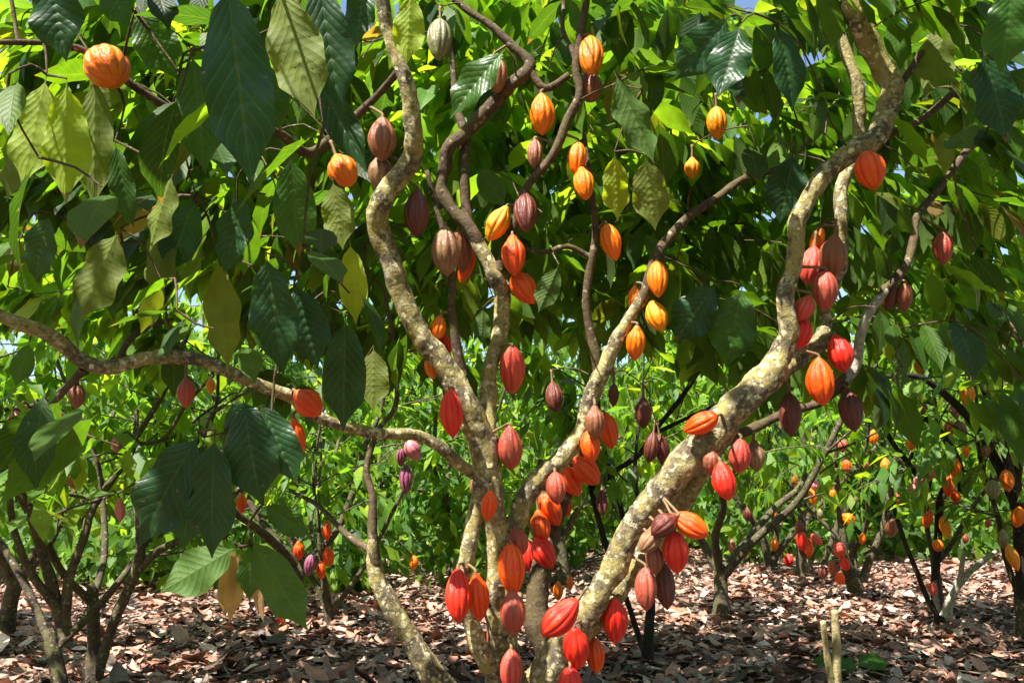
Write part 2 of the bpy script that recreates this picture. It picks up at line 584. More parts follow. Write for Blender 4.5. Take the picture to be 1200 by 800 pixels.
bx, by = BASE[0], BASE[1]
LIMBS = {
    # front left limb (A) with its trunk
    'trunk': [('w', bx, by, -0.1, 0.13), ('w', bx, by - .02, 0.12, 0.105), ('w', bx - .02, by - .06, 0.36, 0.085), (588, 815, 3.34, 44), (585, 760, 3.32, 38), (582, 695, 3.30, 34), (581, 640, 3.3, 33), (578, 590, 3.3, 36), (571, 545, 3.3, 44), (565, 512, 3.3, 44)],
    'limb_a': [(571, 545, 3.3, 44), (563, 512, 3.29, 44), (547, 472, 3.28, 40), (524, 430, 3.26, 37), (497, 391, 3.24, 34), (475, 351, 3.22, 33), (457, 310, 3.2, 34), (446, 268, 3.18, 34), (452, 234, 3.16, 34), (476, 192, 3.14, 32), (484, 160, 3.12, 29), (475, 100, 3.1, 25), (462, 50, 3.08, 23), (452, 0, 3.05, 22), (446, -60, 3.0, 18), (420, -140, 2.95, 12)],
    'limb_loop': [('w', bx - .03, by - .08, 0.25, 0.06), (588, 812, 3.26, 30), (566, 768, 3.24, 28), (549, 730, 3.24, 26), (543, 690, 3.24, 25), (544, 655, 3.25, 25), (552, 614, 3.27, 25), (564, 570, 3.29, 27), (571, 535, 3.3, 30)],
    'limb_b': [(568, 525, 3.32, 36), (569, 480, 3.36, 27), (575, 432, 3.4, 24), (586, 385, 3.42, 25), (590, 350, 3.43, 26), (582, 322, 3.43, 26), (566, 296, 3.44, 24), (552, 273, 3.45, 20), (542, 262, 3.45, 14)],
    'limb_crook': [(566, 296, 3.44, 18), (550, 270, 3.45, 21), (531, 250, 3.46, 20), (518, 225, 3.47, 20), (518, 198, 3.48, 19), (526, 175, 3.48, 20), (547, 156, 3.48, 21), (571, 129, 3.48, 21), (599, 100, 3.48, 20), (619, 78, 3.48, 20), (602, 54, 3.5, 14), (573, 29, 3.52, 12), (542, 5, 3.55, 11), (500, -40, 3.6, 8)],
    'limb_g': [('w', bx + .02, by + .02, 0.2, 0.07), (604, 800, 3.5, 30), (596, 740, 3.5, 30), (597, 680, 3.5, 30), (606, 620, 3.48, 31), (626, 572, 3.46, 31), (658, 540, 3.46, 28), (678, 505, 3.48, 24), (690, 474, 3.5, 24), (702, 440, 3.5, 28), (720, 408, 3.5, 22), (738, 378, 3.5, 18), (753, 350, 3.5, 16), (758, 334, 3.51, 11)],
    'limb_slant': [(744, 366, 3.5, 13), (754, 349, 3.5, 16), (764, 316, 3.52, 16), (780, 287, 3.55, 15), (806, 254, 3.6, 14), (837, 230, 3.65, 13), (874, 212, 3.75, 11), (918, 193, 3.9, 9), (960, 150, 4.1, 6)],
    'limb_back': [('w', bx + .1, by + .1, 0.15, 0.09), (652, 800, 3.75, 44), (634, 730, 3.8, 40), (636, 670, 3.85, 34), (650, 610, 3.9, 28), (676, 545, 3.85, 20), (690, 480, 3.7, 16), (700, 445, 3.55, 16)],
    'limb_k': [('w', bx + .05, by - .02, 0.1, 0.10), (614, 850, 3.32, 70), (640, 795, 3.28, 62), (664, 760, 3.24, 52), (690, 722, 3.2, 40), (714, 676, 3.18, 38), (738, 630, 3.16, 38), (766, 588, 3.15, 42), (800, 542, 3.14, 48), (834, 506, 3.13, 50), (868, 470, 3.12, 48), (900, 440, 3.12, 46), (917, 418, 3.12, 38), (922, 394, 3.11, 29), (921, 350, 3.1, 27), (925, 317, 3.1, 26), (931, 284, 3.1, 26), (935, 258, 3.1, 27), (948, 230, 3.1, 27), (973, 203, 3.1, 29), (1000, 182, 3.1, 32), (1021, 161, 3.1, 33), (1037, 134, 3.1, 33), (1043, 107, 3.1, 33), (1033, 80, 3.1, 33), (1015, 47, 3.08, 33), (998, 17, 3.06, 31), (985, -15, 3.05, 28), (960, -80, 3.0, 20)],
    'limb_k2': [(905, 440, 3.2, 34), (935, 420, 3.24, 32), (955, 402, 3.27, 28), (967, 380, 3.3, 18), (974, 355, 3.32, 15), (984, 310, 3.34, 17), (984, 260, 3.36, 19), (988, 217, 3.38, 21), (1000, 180, 3.4, 20), (1007, 148, 3.4, 19), (1003, 100, 3.4, 18), (987, 50, 3.42, 17), (972, 8, 3.45, 15), (960, -50, 3.5, 10)],
    'limb_k_low': [(676, 752, 3.3, 30), (708, 708, 3.3, 34), (738, 668, 3.3, 34), (765, 628, 3.28, 32), (800, 580, 3.25, 34), (838, 528, 3.22, 30), (860, 496, 3.2, 20)],
    'limb_k5': [(838, 520, 3.25, 22), (880, 500, 3.35, 16), (925, 482, 3.4, 13), (960, 468, 3.42, 14), (986, 450, 3.42, 16), (996, 440, 3.42, 14)],
    'limb_upper': [(1030, 348, 3.44, 14), (1040, 336, 3.45, 13), (1060, 317, 3.5, 13), (1074, 285, 3.55, 13), (1076, 255, 3.6, 12), (1101, 217, 3.7, 11), (1133, 180, 3.8, 11), (1153, 157, 3.9, 9), (1150, 115, 4.0, 7), (1160, 70, 4.1, 5)],
    'limb_left': [(572, 560, 3.3, 24), (549, 549, 3.26, 19), (522, 526, 3.2, 18), (492, 512, 3.15, 18), (440, 506, 3.05, 17), (402, 500, 2.98, 17), (370, 490, 2.92, 18), (340, 470, 2.88, 20), (310, 452, 2.84, 19), (270, 436, 2.8, 19), (230, 425, 2.76, 21), (180, 421, 2.72, 21), (132, 430, 2.68, 23), (98, 424, 2.64, 22), (60, 400, 2.58, 21), (20, 378, 2.52, 20), (-25, 358, 2.46, 18), (-90, 330, 2.4, 13)],
    'limb_m': [('w', bx - .08, by + .02, 0.08, 0.075), (548, 850, 3.6, 40), (500, 788, 3.6, 36), (480, 750, 3.6, 32), (461, 713, 3.6, 29), (445, 680, 3.6, 27), (438, 655, 3.6, 22), (437, 640, 3.6, 15), (436, 628, 3.6, 9)],
}
BRANCH = [   # (parent limb, spec)
    ('limb_a', [(540, 440, 3.28, 20), (533, 396, 3.27, 15), (528, 357, 3.27, 13), (531, 328, 3.27, 12), (524, 285, 3.28, 10), (510, 240, 3.3, 8), (500, 200, 3.3, 7)]),
    ('limb_b', [(553, 276, 3.45, 18), (546, 240, 3.5, 17), (543, 190, 3.52, 17), (546, 158, 3.55, 15), (534, 120, 3.6, 12), (530, 70, 3.65, 9), (520, 20, 3.7, 7)]),
    ('limb_b', [(584, 316, 3.42, 18), (598, 270, 3.42, 13), (616, 222, 3.42, 12), (647, 180, 3.42, 14), (667, 138, 3.43, 15), (680, 112, 3.44, 14), (676, 82, 3.45, 13), (681, 43, 3.46, 13), (688, -5, 3.48, 11), (690, -70, 3.5, 8)]),
    ('limb_b', [(619, 80, 3.48, 14), (640, 102, 3.46, 12), (667, 88, 3.46, 10)]),
    ('limb_b', [(676, 75, 3.46, 9), (670, 58, 3.5, 8), (659, 34, 3.55, 7), (658, 0, 3.6, 6), (650, -50, 3.7, 5)]),
    ('limb_g', [(702, 440, 3.5, 18), (698, 414, 3.5, 16), (692, 386, 3.5, 14), (687, 350, 3.5, 13), (692, 312, 3.5, 13), (697, 284, 3.5, 13), (697, 250, 3.5, 10), (690, 200, 3.52, 9), (684, 155, 3.55, 7)]),
    ('limb_g', [(690, 300, 3.5, 9), (665, 288, 3.48, 9), (640, 296, 3.46, 8), (610, 290, 3.46, 6)]),
    ('limb_k', [(1028, 168, 3.12, 13), (1050, 155, 3.2, 11), (1077, 143, 3.28, 11), (1117, 107, 3.35, 11), (1150, 80, 3.4, 11), (1210, 52, 3.5, 9)]),
    ('limb_k', [(1046, 108, 3.12, 13), (1062, 90, 3.15, 10), (1077, 67, 3.2, 10), (1100, 31, 3.25, 10), (1122, -3, 3.3, 9), (1150, -60, 3.4, 6)]),
    ('limb_left', [(97, 432, 2.64, 12), (67, 464, 2.7, 10), (43, 497, 2.78, 9), (16, 530, 2.85, 8), (-10, 560, 2.9, 7)]),
    ('limb_left', [(138, 425, 2.68, 11), (150, 400, 2.75, 9), (173, 384, 2.8, 8), (202, 374, 2.9, 6)]),
    ('limb_a', [(470, 80, 3.1, 12), (440, 110, 3.2, 11), (400, 150, 3.25, 16), (360, 180, 3.25, 16), (325, 155, 3.0, 14), (290, 150, 2.8, 13), (210, 135, 2.5, 15), (170, 110, 2.4, 14), (90, 60, 2.3, 10), (0, 52, 2.2, 8), (-60, 50, 2.1, 6)]),
    ('limb_k5', [(990, 447, 3.42, 15), (1004, 428, 3.42, 15), (1009, 394, 3.42, 15), (1017, 368, 3.42, 15), (1037, 340, 3.45, 14)], 'M_DEAD'),  # pale material stands in for sunlight on this stretch
    ('limb_m', [(443, 676, 3.6, 14), (437, 650, 3.6, 18), (436, 620, 3.62, 16), (436, 582, 3.65, 12), (430, 548, 3.7, 10), (446, 505, 3.75, 8), (462, 470, 3.8, 8), (460, 395, 3.85, 7), (450, 340, 3.9, 5)]),
    ('limb_m', [(437, 645, 3.6, 14), (412, 632, 3.7, 10), (392, 610, 3.8, 8), (370, 590, 3.9, 7), (340, 575, 4.1, 5)]),
]

tree = empty('cocoa_tree', BASE)
tag(tree, 'large many stemmed cocoa tree with pale lichen bark and red pods in the foreground', 'tree')
SK = []          # skeleton samples: x,y,z, radius, tree id
limb_obj = {}
for nm, spec in LIMBS.items():
    acc = Acc()
    pts, rad = path(spec)
    p, r = tube(acc, pts, rad, per=0.022, sides=20, knob=0.27, jitter=0.008)
    top = 0
    o = acc.build('trunk' if nm == 'trunk' else 'limb', M_BARK if nm not in ('limb_k5', 'limb_back', 'limb_upper', 'limb_crook', 'limb_slant') else M_BARK2, tree, BASE, attr='none')  # crooked and slanting upper limbs: canopy shade put into the browner bark
    limb_obj[nm] = o
    SK += [(*a, b) for a, b in zip(p[::2], r[::2])]
for par, spec, *bm in BRANCH:
    acc = Acc()
    pts, rad = path(spec)
    p, r = tube(acc, pts, rad, per=0.025, sides=12, knob=0.16, jitter=0.004)
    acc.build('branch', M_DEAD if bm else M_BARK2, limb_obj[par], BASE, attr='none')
    SK += [(*a, b) for a, b in zip(p[::2], r[::2])]
SKM = np.array(SK)

# ------------------------------------------------------------------ pods of the main tree
# x, y, length px, width px, lean (deg, tip to the right +), kind, option, label
# option: '' in front of the limb, 'b' behind it, number = explicit depth
PODS = [
 (127, 78, 56, 52, 35, 'orange', 2.3, 'big round orange pod on the shaded branch above two lime green leaves'),
 (402, 200, 44, 36, 30, 'orange', 2.9, 'orange pod half tucked under dark leaves left of the forked limb'),
 (515, 47, 54, 30, 0, 'green', 3.4, 'grey-green unripe pod at the top, left of the crooked branch'),
 (581, 87, 50, 28, 5, 'brown', '', 'plain brown pod hanging beside the elbow of the crooked upper branch'),
 (691, 102, 40, 30, 6, 'brown', 'b', 'dull brown pod behind and below the topmost orange pod'),
 (692, 65, 54, 30, 0, 'orange', '', 'topmost orange pod of the middle stem, hanging over a brown one'),
 (635, 134, 50, 31, 2, 'orange', '', 'striped orange pod hanging just below the elbow of the crooked branch'),
 (446, 203, 46, 30, 0, 'tan', 'b', 'tan pod under a brown pod, left of the lichen covered upper limb'),
 (448, 163, 54, 34, 0, 'brown', 'b', 'dark brown ribbed pod left of the lichen limb, above a tan pod'),
 (627, 181, 38, 19, 0, 'brown', 'b', 'slim brown pod below the striped orange pod of the crooked branch'),
 (676, 186, 42, 23, -6, 'orange', 3.45, 'upper of two small orange pods on a thin twig, partly behind a leaf'),
 (684, 215, 42, 25, 8, 'orange', 3.4, 'lower of two small orange pods on a thin twig, pointed tip down'),
 (489, 250, 58, 31, 0, 'maroon', 3.2, 'dark maroon brown pod hanging right of the bend in the lichen limb'),
 (583, 262, 48, 27, -32, 'amber', '', 'amber pod slanting down to the left beside a maroon pod'),
 (616, 248, 50, 29, 3, 'maroon', '', 'maroon pod hanging just right of a slanting amber pod'),
 (541, 294, 52, 24, 3, 'brown', 'b', 'brown pod pressed behind a larger tan ribbed pod'),
 (523, 294, 60, 35, 3, 'tan', '', 'large tan ribbed pod hanging between the two lichen limbs'),
 (547, 311, 44, 19, -22, 'redorange', 'b', 'narrow vermilion pod peeping out under a brown pod between two limbs'),
 (602, 299, 50, 29, 4, 'redorange', '', 'red-orange striped pod on the inner limb, resting on a leaning orange one'),
 (614, 338, 44, 30, 38, 'redorange', '', 'orange-red pod leaning to the right below a red-orange striped pod'),
 (716, 284, 46, 25, 18, 'orange', '', 'lone orange pod leaning right beside the thin middle branch'),
 (742, 349, 32, 14, -12, 'orange', 'b', 'thin sliver of an orange pod showing behind the branch of four orange pods'),
 (771, 327, 44, 25, 0, 'orange', '', 'highest orange pod of four on the slanting middle branch'),
 (769, 370, 38, 26, 20, 'amber', '', 'amber pod below the highest of four orange pods on the slanting branch'),
 (745, 402, 42, 23, -3, 'orange', '', 'lowest pointed orange pod of four on the slanting middle branch'),
 (514, 384, 30, 20, -10, 'orange', 'b', 'small orange pod peeping out right of the left limb, above a red one'),
 (519, 403, 32, 20, 30, 'red', 'b', 'small red pod half hidden by the left limb, under an orange one'),
 (506, 430, 30, 18, 8, 'orange', 'b', 'small orange pod just left of the left limb near its fork'),
 (529, 484, 58, 28, 5, 'red', '', 'bright red warty pod hanging alone left of the fork of the trunk'),
 (600, 434, 55, 31, 0, 'rose', '', 'dusty rose red pod hanging alone on the thin pale inner limb'),
 (598, 525, 54, 30, 2, 'brownred', '', 'brick brown pod on the right of the trunk just below the fork'),
 (557, 570, 28, 14, 0, 'brown', 'b', 'small brown pod left of the looping stem below the fork'),
 (573, 592, 40, 19, -8, 'redorange', 3.2, 'small scarlet pod in the gap between the looping stem and trunk'),
 (692, 523, 40, 24, 4, 'redorange', '', 'orange-red pod lowest of three hanging together on the middle stem'),
 (713, 505, 44, 24, 14, 'redorange', '', 'orange-red pod on the right of a brown pod on the middle stem'),
 (697, 495, 42, 24, 0, 'brown', '', 'light brown pod in front of two orange-red pods on the middle stem'),
 (670, 564, 40, 25, 30, 'redorange', '', 'orange-red pod leaning between a striped brown pod and a bigger scarlet one'),
 (687, 551, 44, 29, 48, 'redorange', '', 'scarlet pod lying almost sideways at the top of the mid stem cluster'),
 (652, 572, 38, 25, 5, 'brownred', '', 'small striped red-brown pod at the upper left of the mid stem cluster'),
 (661, 588, 36, 20, 15, 'red', 'b', 'red pod mostly hidden behind the cluster on the middle stem'),
 (645, 597, 44, 27, 32, 'redorange', '', 'glossy orange-red pod leaning right below the small striped red-brown pod'),
 (633, 618, 42, 25, 8, 'redorange', '', 'orange-red pod left of the leaning glossy one on the middle stem'),
 (620, 652, 38, 18, 4, 'red', 'b', 'narrow red pod behind the large orange-red pod of the trunk'),
 (637, 647, 42, 28, 35, 'red', '', 'plain red pod at the bottom of the middle stem cluster, leaning right'),
 (607, 634, 36, 26, 18, 'brownred', '', 'dark brick pod directly above the large glossy orange-red trunk pod'),
 (600, 667, 58, 33, 4, 'redorange', '', 'large glossy orange-red pod in the middle of the trunk column'),
 (584, 747, 50, 28, -2, 'rose', 'b', 'faded rose brown pod low on the trunk, left of the column'),
 (601, 717, 54, 31, 2, 'brownred', '', 'dull red pod directly beneath the large glossy orange-red trunk pod'),
 (599, 785, 52, 28, 0, 'rose', '', 'rose red pod cut by the bottom edge, lowest of the trunk column'),
 (560, 699, 58, 28, 6, 'redorange', '', 'orange-red right hand pod of the twin pods on the looping stem'),
 (537, 697, 60, 31, 2, 'red', '', 'crimson left hand pod of the twin pods on the looping stem'),
 (698, 768, 42, 23, 6, 'redorange', 'b', 'orange-red pod partly behind a red pod at the foot of the right limb'),
 (656, 723, 60, 35, -52, 'red', 2.95, 'red pod lying on its side against the foot of the right limb'),
 (675, 759, 56, 32, 6, 'red', '', 'upright red pod hanging under the sideways one at the right limb foot'),
 (721, 727, 60, 31, 4, 'red', '', 'long red pod hanging alone on the right side of the low limb'),
 (668, 801, 40, 28, 0, 'red', '', 'red pod mostly below the bottom edge beside the right limb'),
 (780, 686, 50, 25, 0, 'maroon', 'b', 'dark maroon pod, right one of the lowest pair under the big limb'),
 (757, 690, 50, 27, 0, 'brownred', 3.1, 'brown-red pod, left one of the lowest pair under the big limb'),
 (767, 655, 38, 22, 5, 'brown', 3.08, 'small brown pod above the lowest pair in the big limb cluster'),
 (762, 634, 34, 24, -50, 'tan', 3.05, 'small tan and red pod lying sideways against the big limb'),
 (778, 615, 38, 27, -60, 'maroon', 3.02, 'dark maroon pod lying sideways at the top of the big limb cluster'),
 (792, 647, 52, 31, 6, 'red', 3.02, 'plump red pod hanging in the middle of the big limb cluster'),
 (809, 615, 44, 29, 68, 'redorange', 2.98, 'red and yellow striped pod sticking out right from the big limb cluster'),
 (885, 534, 38, 22, 4, 'tan', 'b', 'tan pod half hidden behind a pink-red pod under the big limb'),
 (834, 541, 34, 21, 0, 'brown', 3.04, 'brown pod against the big limb, left of a bright red pod'),
 (867, 534, 42, 27, 0, 'rose', 3.1, 'pink-red pod above the bright red one under the big limb'),
 (849, 563, 46, 29, 12, 'red', 3.02, 'bright red pod with sharp tip hanging lowest of four under the limb'),
 (821, 496, 42, 26, -68, 'redorange', '', 'vermilion pod jutting out left from the top of the big limb'),
 (926, 486, 52, 26, 0, 'maroon', 3.25, 'dull maroon brown pod hanging below the fork of the big limb'),
 (984, 414, 46, 30, 14, 'red', 3.18, 'red pod on the right, just above the large scarlet pod at the fork'),
 (962, 447, 58, 34, 6, 'redorange', 3.1, 'large scarlet ribbed pod hanging just right of the big limb fork'),
 (997, 480, 50, 28, 3, 'maroon', 3.35, 'almost black maroon pod hanging under the pale grey bent branch'),
 (957, 283, 32, 16, -15, 'orange', 3.3, 'little orange pod tip above the brown cluster on the right limb'),
 (950, 311, 48, 29, -14, 'rose', 3.26, 'reddish pod at the left of the brown cluster on the right limb'),
 (976, 301, 50, 33, 2, 'brown', 3.2, 'wide brown pod at the top right of the cluster on the right limb'),
 (967, 341, 48, 30, 2, 'brownred', 3.2, 'pinkish brown pod below the wide brown pod of the right limb'),
 (942, 361, 34, 24, -30, 'rose', 'b', 'short dusty red pod just right of the upright limb, above a red one'),
 (938, 390, 42, 28, -18, 'red', 'b', 'red pod half behind the upright limb just above the big fork'),
 (1020, 200, 48, 35, 12, 'redorange', '', 'red and orange pod high on the right limb below its bend'),
 (840, 145, 40, 24, 3, 'amber', 3.7, 'amber pod hanging alone among dark leaves at upper right of centre'),
 (811, 197, 26, 18, 0, 'amber', 4.0, 'tiny amber pod deep in the leaves, below left of a bigger amber one'),
 (754, 484, 38, 20, 0, 'maroon', 3.9, 'dark purple-brown pod in the shade right of the middle stem'),
 (719, 463, 28, 13, 0, 'maroon', 3.9, 'thin blackish pod dangling close to the right of the middle stem'),
 (763, 524, 38, 18, -10, 'maroon', 4.2, 'blackish pod, left one of a shaded pair above the big limb'),
 (776, 528, 40, 18, 12, 'maroon', 4.25, 'blackish pod, right one of a shaded pair above the big limb'),
 (1105, 291, 40, 23, 0, 'brownred', 3.6, 'dark brick pod hanging from the shaded branch at right, above the green leaves'),
 (1043, 347, 34, 20, -10, 'maroon', 3.5, 'dark pod, left one of a pair beside the pale grey bent branch'),
 (1060, 349, 34, 18, 8, 'brown', 3.5, 'brown pod, right one of a pair beside the pale grey bent branch'),
 (649, 465, 36, 22, 6, 'maroon', 4.0, 'dim maroon pod in deep shade between the inner limb and middle stem'),
 (706, 588, 30, 14, 0, 'maroon', 3.9, 'dark brown pod on the thin black stem right of the scarlet cluster'),
 (348, 513, 50, 20, 6, 'redorange', '', 'narrow vermilion pod hanging under the low left limb'),
 (361, 472, 42, 32, 55, 'redorange', '', 'red-orange pod lying sideways on top of the low left limb'),
 (218, 460, 36, 21, 0, 'brownred', 2.9, 'ribbed wine-brown pod hanging below the low left limb'),
 (90, 464, 30, 19, 0, 'brown', 2.8, 'dull brown pod near the dark side twig of the low left limb'),
]

POD_MESH = {}


def pod_mesh(kind, var):
    key = (kind, var)
    if key in POD_MESH:
        return POD_MESH[key]
    nth, ntt = 60, 26
    r_ = random.Random(var * 7 + 1)
    tt = np.linspace(0, 1, ntt + 1)
    tt = 0.5 - 0.5 * np.cos(np.pi * tt)
    prof = np.sin(np.pi * tt ** (0.92 + 0.08 * var)) ** 0.60
    prof = prof * (1 - 0.14 * tt ** 3)
    prof[0] = 0.05
    prof = np.where(tt > 0.9, prof * (0.55 + 0.45 * (1 - (tt - 0.9) / 0.1)), prof)
    prof[-1] = 0.01
    if var == 1:
        prof = prof * (1 - 0.2 * np.exp(-((tt - 0.13) / 0.09) ** 2))
    prof = 0.5 * prof / prof.max()
    th = np.linspace(0, 2 * np.pi, nth, endpoint=False)
    fine = np.abs(np.sin(5 * th)) ** 0.55
    broad = np.abs(np.sin(2.5 * th + 0.31)) ** 0.7
    env = np.clip(np.sin(np.pi * tt) * 2.0 - 0.12, 0.03, 1)[:, None]
    lob = 1 + env * (0.13 * (fine - 0.75) + 0.06 * (broad - 0.7))[None, :]
    for a in range(ntt + 1):
        for b in range(nth):
            lob[a, b] += 0.025 * mnoise.noise(Vector((math.cos(th[b]) * 1.8 + var * 9, math.sin(th[b]) * 1.8, tt[a] * 4)))
            lob[a, b] += 0.02 * mnoise.noise(Vector((math.cos(th[b]) * 7 + var * 9, math.sin(th[b]) * 7, tt[a] * 15)))
    R = prof[:, None] * lob
    bend = 0.06 * (r_.random() - 0.3) * np.sin(np.pi * tt)
    X = R * np.cos(th)[None] + bend[:, None]
    Y = R * np.sin(th)[None]
    Z = -np.repeat(tt[:, None], nth, 1)
    v = np.stack([X, Y, Z], -1).reshape(-1, 3)
    f = []
    for a in range(ntt):
        for b in range(nth):
            nb = (b + 1) % nth
            f.append((a * nth + b, (a + 1) * nth + b, (a + 1) * nth + nb, a * nth + nb))
    f.append(tuple(range(nth)))
    f.append(tuple(range(ntt * nth + nth - 1, ntt * nth - 1, -1)))
    me = bpy.data.meshes.new('husk')
    me.from_pydata(v.tolist(), [], f)
    me.polygons.foreach_set('use_smooth', [True] * len(me.polygons))
    at = me.attributes.new('ridge', 'FLOAT', 'POINT')
    at.data.foreach_set('value', np.repeat((0.6 * fine + 0.4 * broad)[None], ntt + 1, 0).astype(np.float32).ravel())
    if kind not in PODMAT:
        PODMAT[kind] = pod_material(kind)
    me.materials.append(PODMAT[kind])
    me.update()
    POD_MESH[key] = me
    return me


PODMAT = {}
STALK_M, _t, _b, _o = new_mat('woody_stalk')
_b.inputs['Base Color'].default_value = (0.16, 0.10, 0.045, 1)
_b.inputs['Roughness'].default_value = 0.8
PLACED = []
TWIGS_EXTRA = []         # (pod top, tree key)
GROUP_MAIN = 'cocoa pods on the foreground tree'


def make_pod(px, py, ln, wd, lean, kind, d, label, group, sk=None, parts=True, lenscale=1.0, far_top=None):
    a = math.radians(lean)
    axis = RT * math.sin(a) - UP * math.cos(a)
    tilt = rng.normal(0, 0.22)
    axis = axis * math.cos(tilt) + FW * math.sin(tilt)
    # pods hang: pull the axis a little to true vertical
    axis = norm(axis + np.array([0, 0, -0.15]))
    L = ln * d / F / max(0.85, math.cos(tilt))
    W = wd * d / F * 0.95
    cen = P(px, py, d)
    top = cen - axis * L * 0.5
    z = Vector(-axis)
    q = z.to_track_quat('Z', 'Y')
    rot = q.to_matrix() @ Matrix.Rotation(rng.uniform(0, 6.28), 3, 'Z')
    me = pod_mesh(kind, int(rng.integers(0, 3)))
    if not parts:
        o = bpy.data.objects.new('cocoa_pod', me)
        C.objects.link(o)
        o.location = top
        o.rotation_euler = rot.to_euler()
        o.scale = (W, W, L)
        tag(o, label, 'cocoa pod', group)
    else:
        o = empty('cocoa_pod', top)
        o.rotation_euler = rot.to_euler()
        tag(o, label, 'cocoa pod', group)
        h = bpy.data.objects.new('husk', me); C.objects.link(h)
        h.parent = o; h.scale = (W, W, L)
        # stalk from the pod to the nearest wood
        att = top - axis * 0.05 + np.array([0, 0, 0.01])
        if sk is not None:
            dist = np.linalg.norm(sk[:, :3] - top, axis=1) - sk[:, 3]
            k = int(np.argmin(dist))
            if dist[k] < 0.13:
                att = sk[k, :3] + norm(top - sk[k, :3]) * sk[k, 3] * 0.6
            else:
                TWIGS_EXTRA.append(top - axis * 0.05 + np.array([0, 0, 0.01]))
        acc = Acc()
        inv = np.array(rot.transposed())
        mid = top - axis * 0.008
        pts = [(inv @ (p_ - top)) for p_ in (top + axis * 0.006, mid, 0.5 * (mid + att) + np.array([0, 0, 0.002]), att)]
        tube(acc, pts, [0.0075, 0.006, 0.0055, 0.008], per=0.01, sides=6, knob=0)
        acc.build('stalk', STALK_M, o, attr='none')
    PLACED.append((px, py, wd / 2, ln / 2, d, W / 2))
    return top


def choose_depth(px, py, ln, wd, opt):
    sx, sy, sd = proj(SKM[:, :3])
    rp = SKM[:, 3] / sd * F
    dd = np.hypot(sx - px, sy - (py - ln * 0.15)) - rp
    k = int(np.argmin(dd))
    # limbs overlapped by the pod
    ov = dd < wd * 0.42
    rad = wd / 2 * 3.2 / F
    if isinstance(opt, float):
        d = opt
    elif opt == 'b':
        d = (np.max((sd + SKM[:, 3])[ov]) if ov.any() else sd[k]) + rad * 0.85
        d = min(d, sd[k] + 0.3)
    else:
        d = (np.min((sd - SKM[:, 3])[ov & (sd < sd[k] + 0.25)]) if ov.any() else sd[k]) - (rad * 0.8 if ov.any() else 0.02)
    # do not run into pods that are already there
    for (qx, qy, qw, ql, qd, qr) in PLACED:
        h = math.hypot((qx - px) / (qw + wd / 2), (qy - py) / (ql + ln / 2))
        if h < 0.95:
            need = (qr + rad) * math.sqrt(max(0, 1 - h * h)) * 0.92
            if abs(d - qd) < need:
                d = qd + need if opt == 'b' else qd - need
    return float(d)


for (px, py, ln, wd, lean, kind, opt, label) in PODS:
    d = choose_depth(px, py, ln, wd, opt)
    make_pod(px, py, ln, wd, lean, kind, d, label, GROUP_MAIN, SKM)

# ------------------------------------------------------------------ foliage of the main tree
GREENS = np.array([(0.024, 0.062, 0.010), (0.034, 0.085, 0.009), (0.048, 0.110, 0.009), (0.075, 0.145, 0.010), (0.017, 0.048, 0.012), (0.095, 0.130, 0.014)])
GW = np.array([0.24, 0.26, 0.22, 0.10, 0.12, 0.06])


FAR_LIT_GREENS = np.array([(0.07, 0.16, 0.02), (0.10, 0.20, 0.02), (0.05, 0.12, 0.02), (0.15, 0.24, 0.025), (0.08, 0.17, 0.04)])  # light greens carry the sunshine on far foliage in the leaf colour


def leaf_cols(n, w=GW):
    return np.where(rng.random((n, 1)) < 0.012, np.array([[0.15, 0.10, 0.035]]), GREENS[rng.choice(len(GREENS), n, p=w / w.sum())] * rng.uniform(0.75, 1.3, (n, 1)))


def spray_leaves(p, out, n, L0=0.26, hang=0.9):
    """a spray of n leaves near twig end p growing along 'out'; returns arrays"""
    out = norm(np.asarray(out, float))
    side = norm(np.cross(out, [0, 0, 1.0]) + 1e-6)
    k = np.arange(n)
    back = (k / max(1, n)) * 0.22
    base = p - out * back[:, None]
    sg = np.where(k % 2 == 0, 1, -1)[:, None]
    spread = rng.uniform(0.2, 1.0, (n, 1))
    ax = out * rng.uniform(0.3, 0.9, (n, 1)) + side * sg * spread + rng.normal(0, 0.28, (n, 3))
    ax[:, 2] -= hang * rng.uniform(0.3, 1.7, n)
    ax = norm(ax)
    hor = ax.copy(); hor[:, 2] = 0
    nr = np.array([0, 0, 0.75]) + norm(hor + out * 0.3) * 0.8 + rng.normal(0, 0.3, (n, 3))
    L = L0 * rng.uniform(0.6, 1.2, n)
    return base, ax, nr, L, L * rng.uniform(0.34, 0.44, n), rng.uniform(0.1, 0.75, n), rng.uniform(0.05, 0.4, n)


DENS = """998899998877777777777889
889999998777666777777788
889999997766665678777778
889999998655555688777777
999999998655555578777777
999999998544444457766677
788999998533434467755567
345789998423333578655566
222346787312223467523456
211113430111122343212345
000000000000000000000122""".split()

sp_pos, sp_out = [], []
for r, row in enumerate(DENS):
    for c, ch in enumerate(row):
        lam = int(ch) / 9 * 2.7
        for _ in range(rng.poisson(lam)):
            px = (c + rng.random()) * 50; py = (r + rng.random()) * 50 - 45
            if px < 450:
                d = rng.choice([rng.uniform(1.9, 2.9), rng.uniform(2.6, 4.6), rng.uniform(3.5, 5.2)])
            else:
                d = rng.choice([rng.uniform(2.7, 3.6), rng.uniform(3.4, 5.0), rng.uniform(4.2, 6.2)], p=[.3, .4, .3])
            sp_pos.append(P(px, py, d))
nfront = len(sp_pos)
for r, row in enumerate(DENS[:9]):            # far side of the crown, its sunlight put into lighter greens
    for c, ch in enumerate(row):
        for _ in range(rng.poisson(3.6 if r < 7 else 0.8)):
            sp_pos.append(P((c + rng.random()) * 50, (r + rng.random()) * 50 - 30, rng.uniform(4.4, 7.0)))
